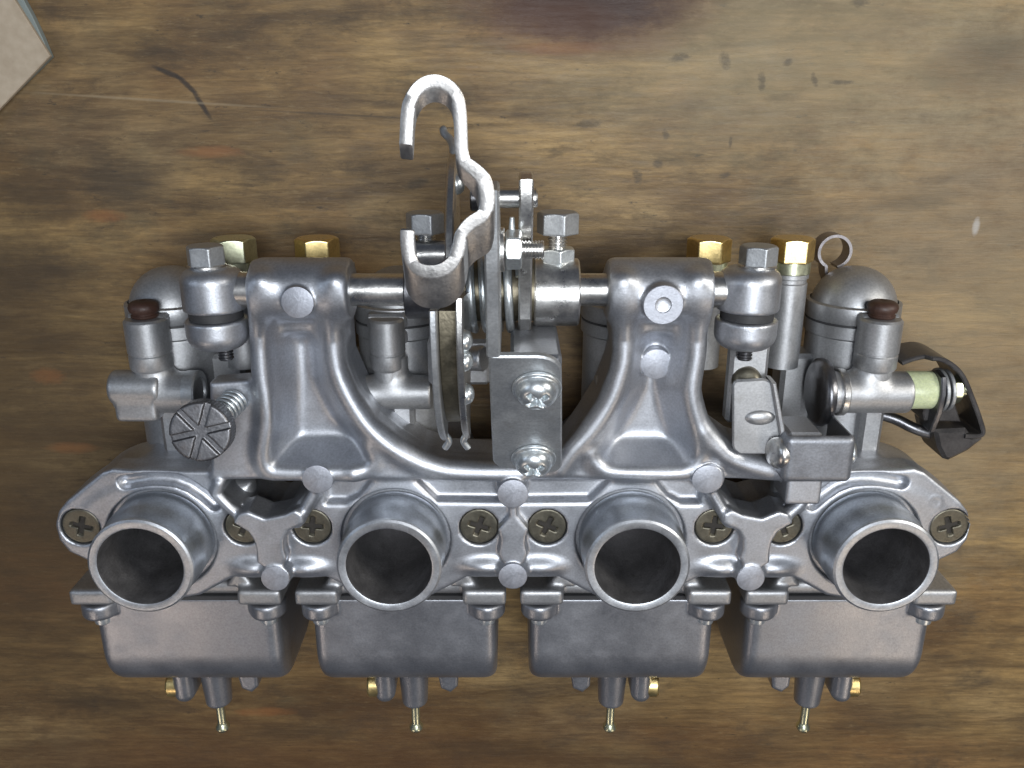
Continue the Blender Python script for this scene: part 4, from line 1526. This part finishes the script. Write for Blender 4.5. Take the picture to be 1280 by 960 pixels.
# ---------- choke shaft end: dark disc, green bush, washers, black bracket on the outer right carburettor
q = W(1052, 490, ZP)
dsk = MB().lathe([(0.001, -2.4), (10, -2.4), (11.6, -1.2), (11.8, 0), (11.2, 1.6), (8, 1.9), (0.001, 1.9)], 48, (0, 0, 0), (1, 0, 0), 1.0, 1.0)
ck = obj('choke_disc', dsk.mesh('choke_disc', 45), DARKSTEEL, bank, (W(1026, 490, ZP)[0], yT, ZP))
obj('tube_ring', MB().lathe([(0.001, 0), (7.9, 0), (8.1, 0.3), (8.1, 2.0), (7.9, 2.3), (0.001, 2.3)], 40, (0, 0, 0), (1, 0, 0)).mesh('tube_ring'), STEEL, ck, (W(1045, 490, ZP)[0]-ck.location.x/MM, 0, 0))
obj('tube_end', MB().lathe([(0.001, 0), (7.1, 0), (7.1, 6), (0.001, 6)], 40, (0, 0, 0), (1, 0, 0)).mesh('tube_end'), BODY, ck, (W(1047, 490, ZP)[0]-ck.location.x/MM, 0, 0))
gx0, gx1 = W(1130, 486, ZP)[0], W(1164, 486, ZP)[0]
yG = yT+0.8
obj('green_bush', MB().lathe([(0.001, 0), (6.3, 0), (6.5, 0.4), (6.5, gx1-gx0-0.4), (6.2, gx1-gx0), (0.001, gx1-gx0)], 40, (gx0, yG, ZP), (1, 0, 0)).mesh('green_bush'), NYLON, ck, (-ck.location.x/MM, -yT, -ZP))
# black bracket: folded plate; inner leaf beside the bush, web, outer leaf
bb = obj('black_bracket', MB().prism([(yG+7.5, ZP+1), (yG+6.5, ZP+6), (yG+1, ZP+7.5), (yG-6, ZP+7), (yG-14, ZP+4), (yG-14, ZP-4), (yG-6, ZP-8), (yG+4, ZP-8)],
                                     gx1-0.2, gx1+1.7, 0.4, Matrix(((0, 0, 1), (1, 0, 0), (0, 1, 0)))).mesh('bracket_leaf'), DARKSTEEL, bank)
for k, (dx, r) in enumerate(((2.0, 7.6), (4.2, 7.2))):
    obj('spring_washer', MB().lathe([(0.001, 0), (r-0.2, 0), (r, 0.2), (r, 1.0), (r-0.2, 1.2), (0.001, 1.2)], 36, (gx1+dx, yG, ZP), (1, 0.06, 0)).mesh('spring_washer'), STAMP, bb)
obj('bracket_nut', hexsolid(8.6, 3.6, flat_bottom=False), PALEBRASS, bb, (gx1+5.6, yG, ZP), axis_rot((1, 0, 0)) @ Matrix.Rotation(0.2, 3, 'Z'))
obj('bracket_stud', MB().lathe([(0.001, 0), (2.5, 0), (2.5, 5.6), (2.1, 6), (0.001, 6)], 24, (gx1+5.6, yG, ZP), (1, 0, 0)).mesh('bracket_stud'), PALEBRASS, bb)
# curved outer leaf: a strip bent over the nut and down
zb0, zb1 = ZP-14, ZP+4
arc_px = [(1133, 458), (1150, 452), (1172, 449), (1190, 456), (1205, 472), (1217, 500), (1226, 525), (1230, 541), (1224, 546), (1207, 546)]
arcp = smoothline([W(a, b, zb1) for a, b in arc_px], 4)
V, F = [], []
for i, p in enumerate(arcp):
    a, b = arcp[max(0, i-1)], arcp[min(len(arcp)-1, i+1)]
    t = Vector((b[0]-a[0], b[1]-a[1], 0)).normalized()
    nrm = Vector((t.y, -t.x, 0))
    c = Vector((p[0], p[1], 0))
    zt = zb1 if i > 6 else zb1-3
    for u, z in ((-0.8, zt-0.4), (-0.4, zt), (0.4, zt), (0.8, zt-0.4), (0.8, zb0), (-0.8, zb0)):
        V.append(c+nrm*u+Vector((0, 0, z)))
for i in range(len(arcp)-1):
    for k in range(6):
        k2 = (k+1) % 6
        F.append((i*6+k, i*6+k2, (i+1)*6+k2, (i+1)*6+k))
F.append(tuple(range(6)))
F.append(tuple((len(arcp)-1)*6+k for k in range(5, -1, -1)))
obj('bracket_hood', fixn(MB().add(V, F).mesh('bracket_hood', 40)), BLACK, bb)
# lower web and the foot that points down
wp = PX(ZP+5, [(1160, 523), (1200, 522), (1206, 530), (1208, 545), (1196, 538), (1163, 533)])
obj('bracket_web', MB().prism(PX(ZP+4, [(1158, 520), (1166, 500), (1196, 500), (1203, 522), (1206, 531), (1160, 530)]), ZP-12, ZP+1.5, 0.5).mesh('bracket_web'), BLACK, bb)
obj('bracket_foot', MB().prism(PX(ZP, [(1163, 534), (1203, 532), (1212, 544), (1224, 546), (1206, 560), (1182, 572), (1175, 570), (1168, 556)]), ZP-14, ZP+3, 1.2).mesh('bracket_foot'), BLACK, bb)
# choke rod
ry = W(1170, 540, ZP-4)
r0 = W(1108, 520, ZP-8)
obj('choke_rod', MB().tube(smoothline([(r0[0]-18, r0[1]+3, ZP-10), (*r0[:2], ZP-8), W(1140, 534, ZP-5), W(1160, 541, ZP-4), W(1176, 540, ZP-4)], 5), 2.0, 16).mesh('choke_rod', 60), DARKSTEEL, bank)

# ---------- spring clip loop behind the right dome
cc = W(1044, 315, -42)
pts = []
for k in range(33):
    a = R(-75+318*k/32)
    pts.append((cc[0]+5.6*math.cos(a), cc[1]+5.6*math.sin(a)))
pts = pts+[(cc[0]-2.0, cc[1]-8.5), (cc[0]+1.0, cc[1]-15), (cc[0]+4, cc[1]-24)]
V, F = [], []
for i, p in enumerate(pts):
    a, b = pts[max(0, i-1)], pts[min(len(pts)-1, i+1)]
    t = Vector((b[0]-a[0], b[1]-a[1], 0)).normalized()
    nrm = Vector((t.y, -t.x, 0))
    c = Vector((p[0], p[1], 0))
    for u, z in ((-0.5, -42), (0.5, -42), (0.5, -49), (-0.5, -49)):
        V.append(c+nrm*u+Vector((0, 0, z)))
for i in range(len(pts)-1):
    for k in range(4):
        k2 = (k+1) % 4
        F.append((i*4+k, i*4+k2, (i+1)*4+k2, (i+1)*4+k))
F.append((0, 1, 2, 3))
F.append(tuple((len(pts)-1)*4+k for k in (3, 2, 1, 0)))
obj('spring_clip', fixn(MB().add(V, F).mesh('spring_clip', 40)), RINGCLIP, bank)
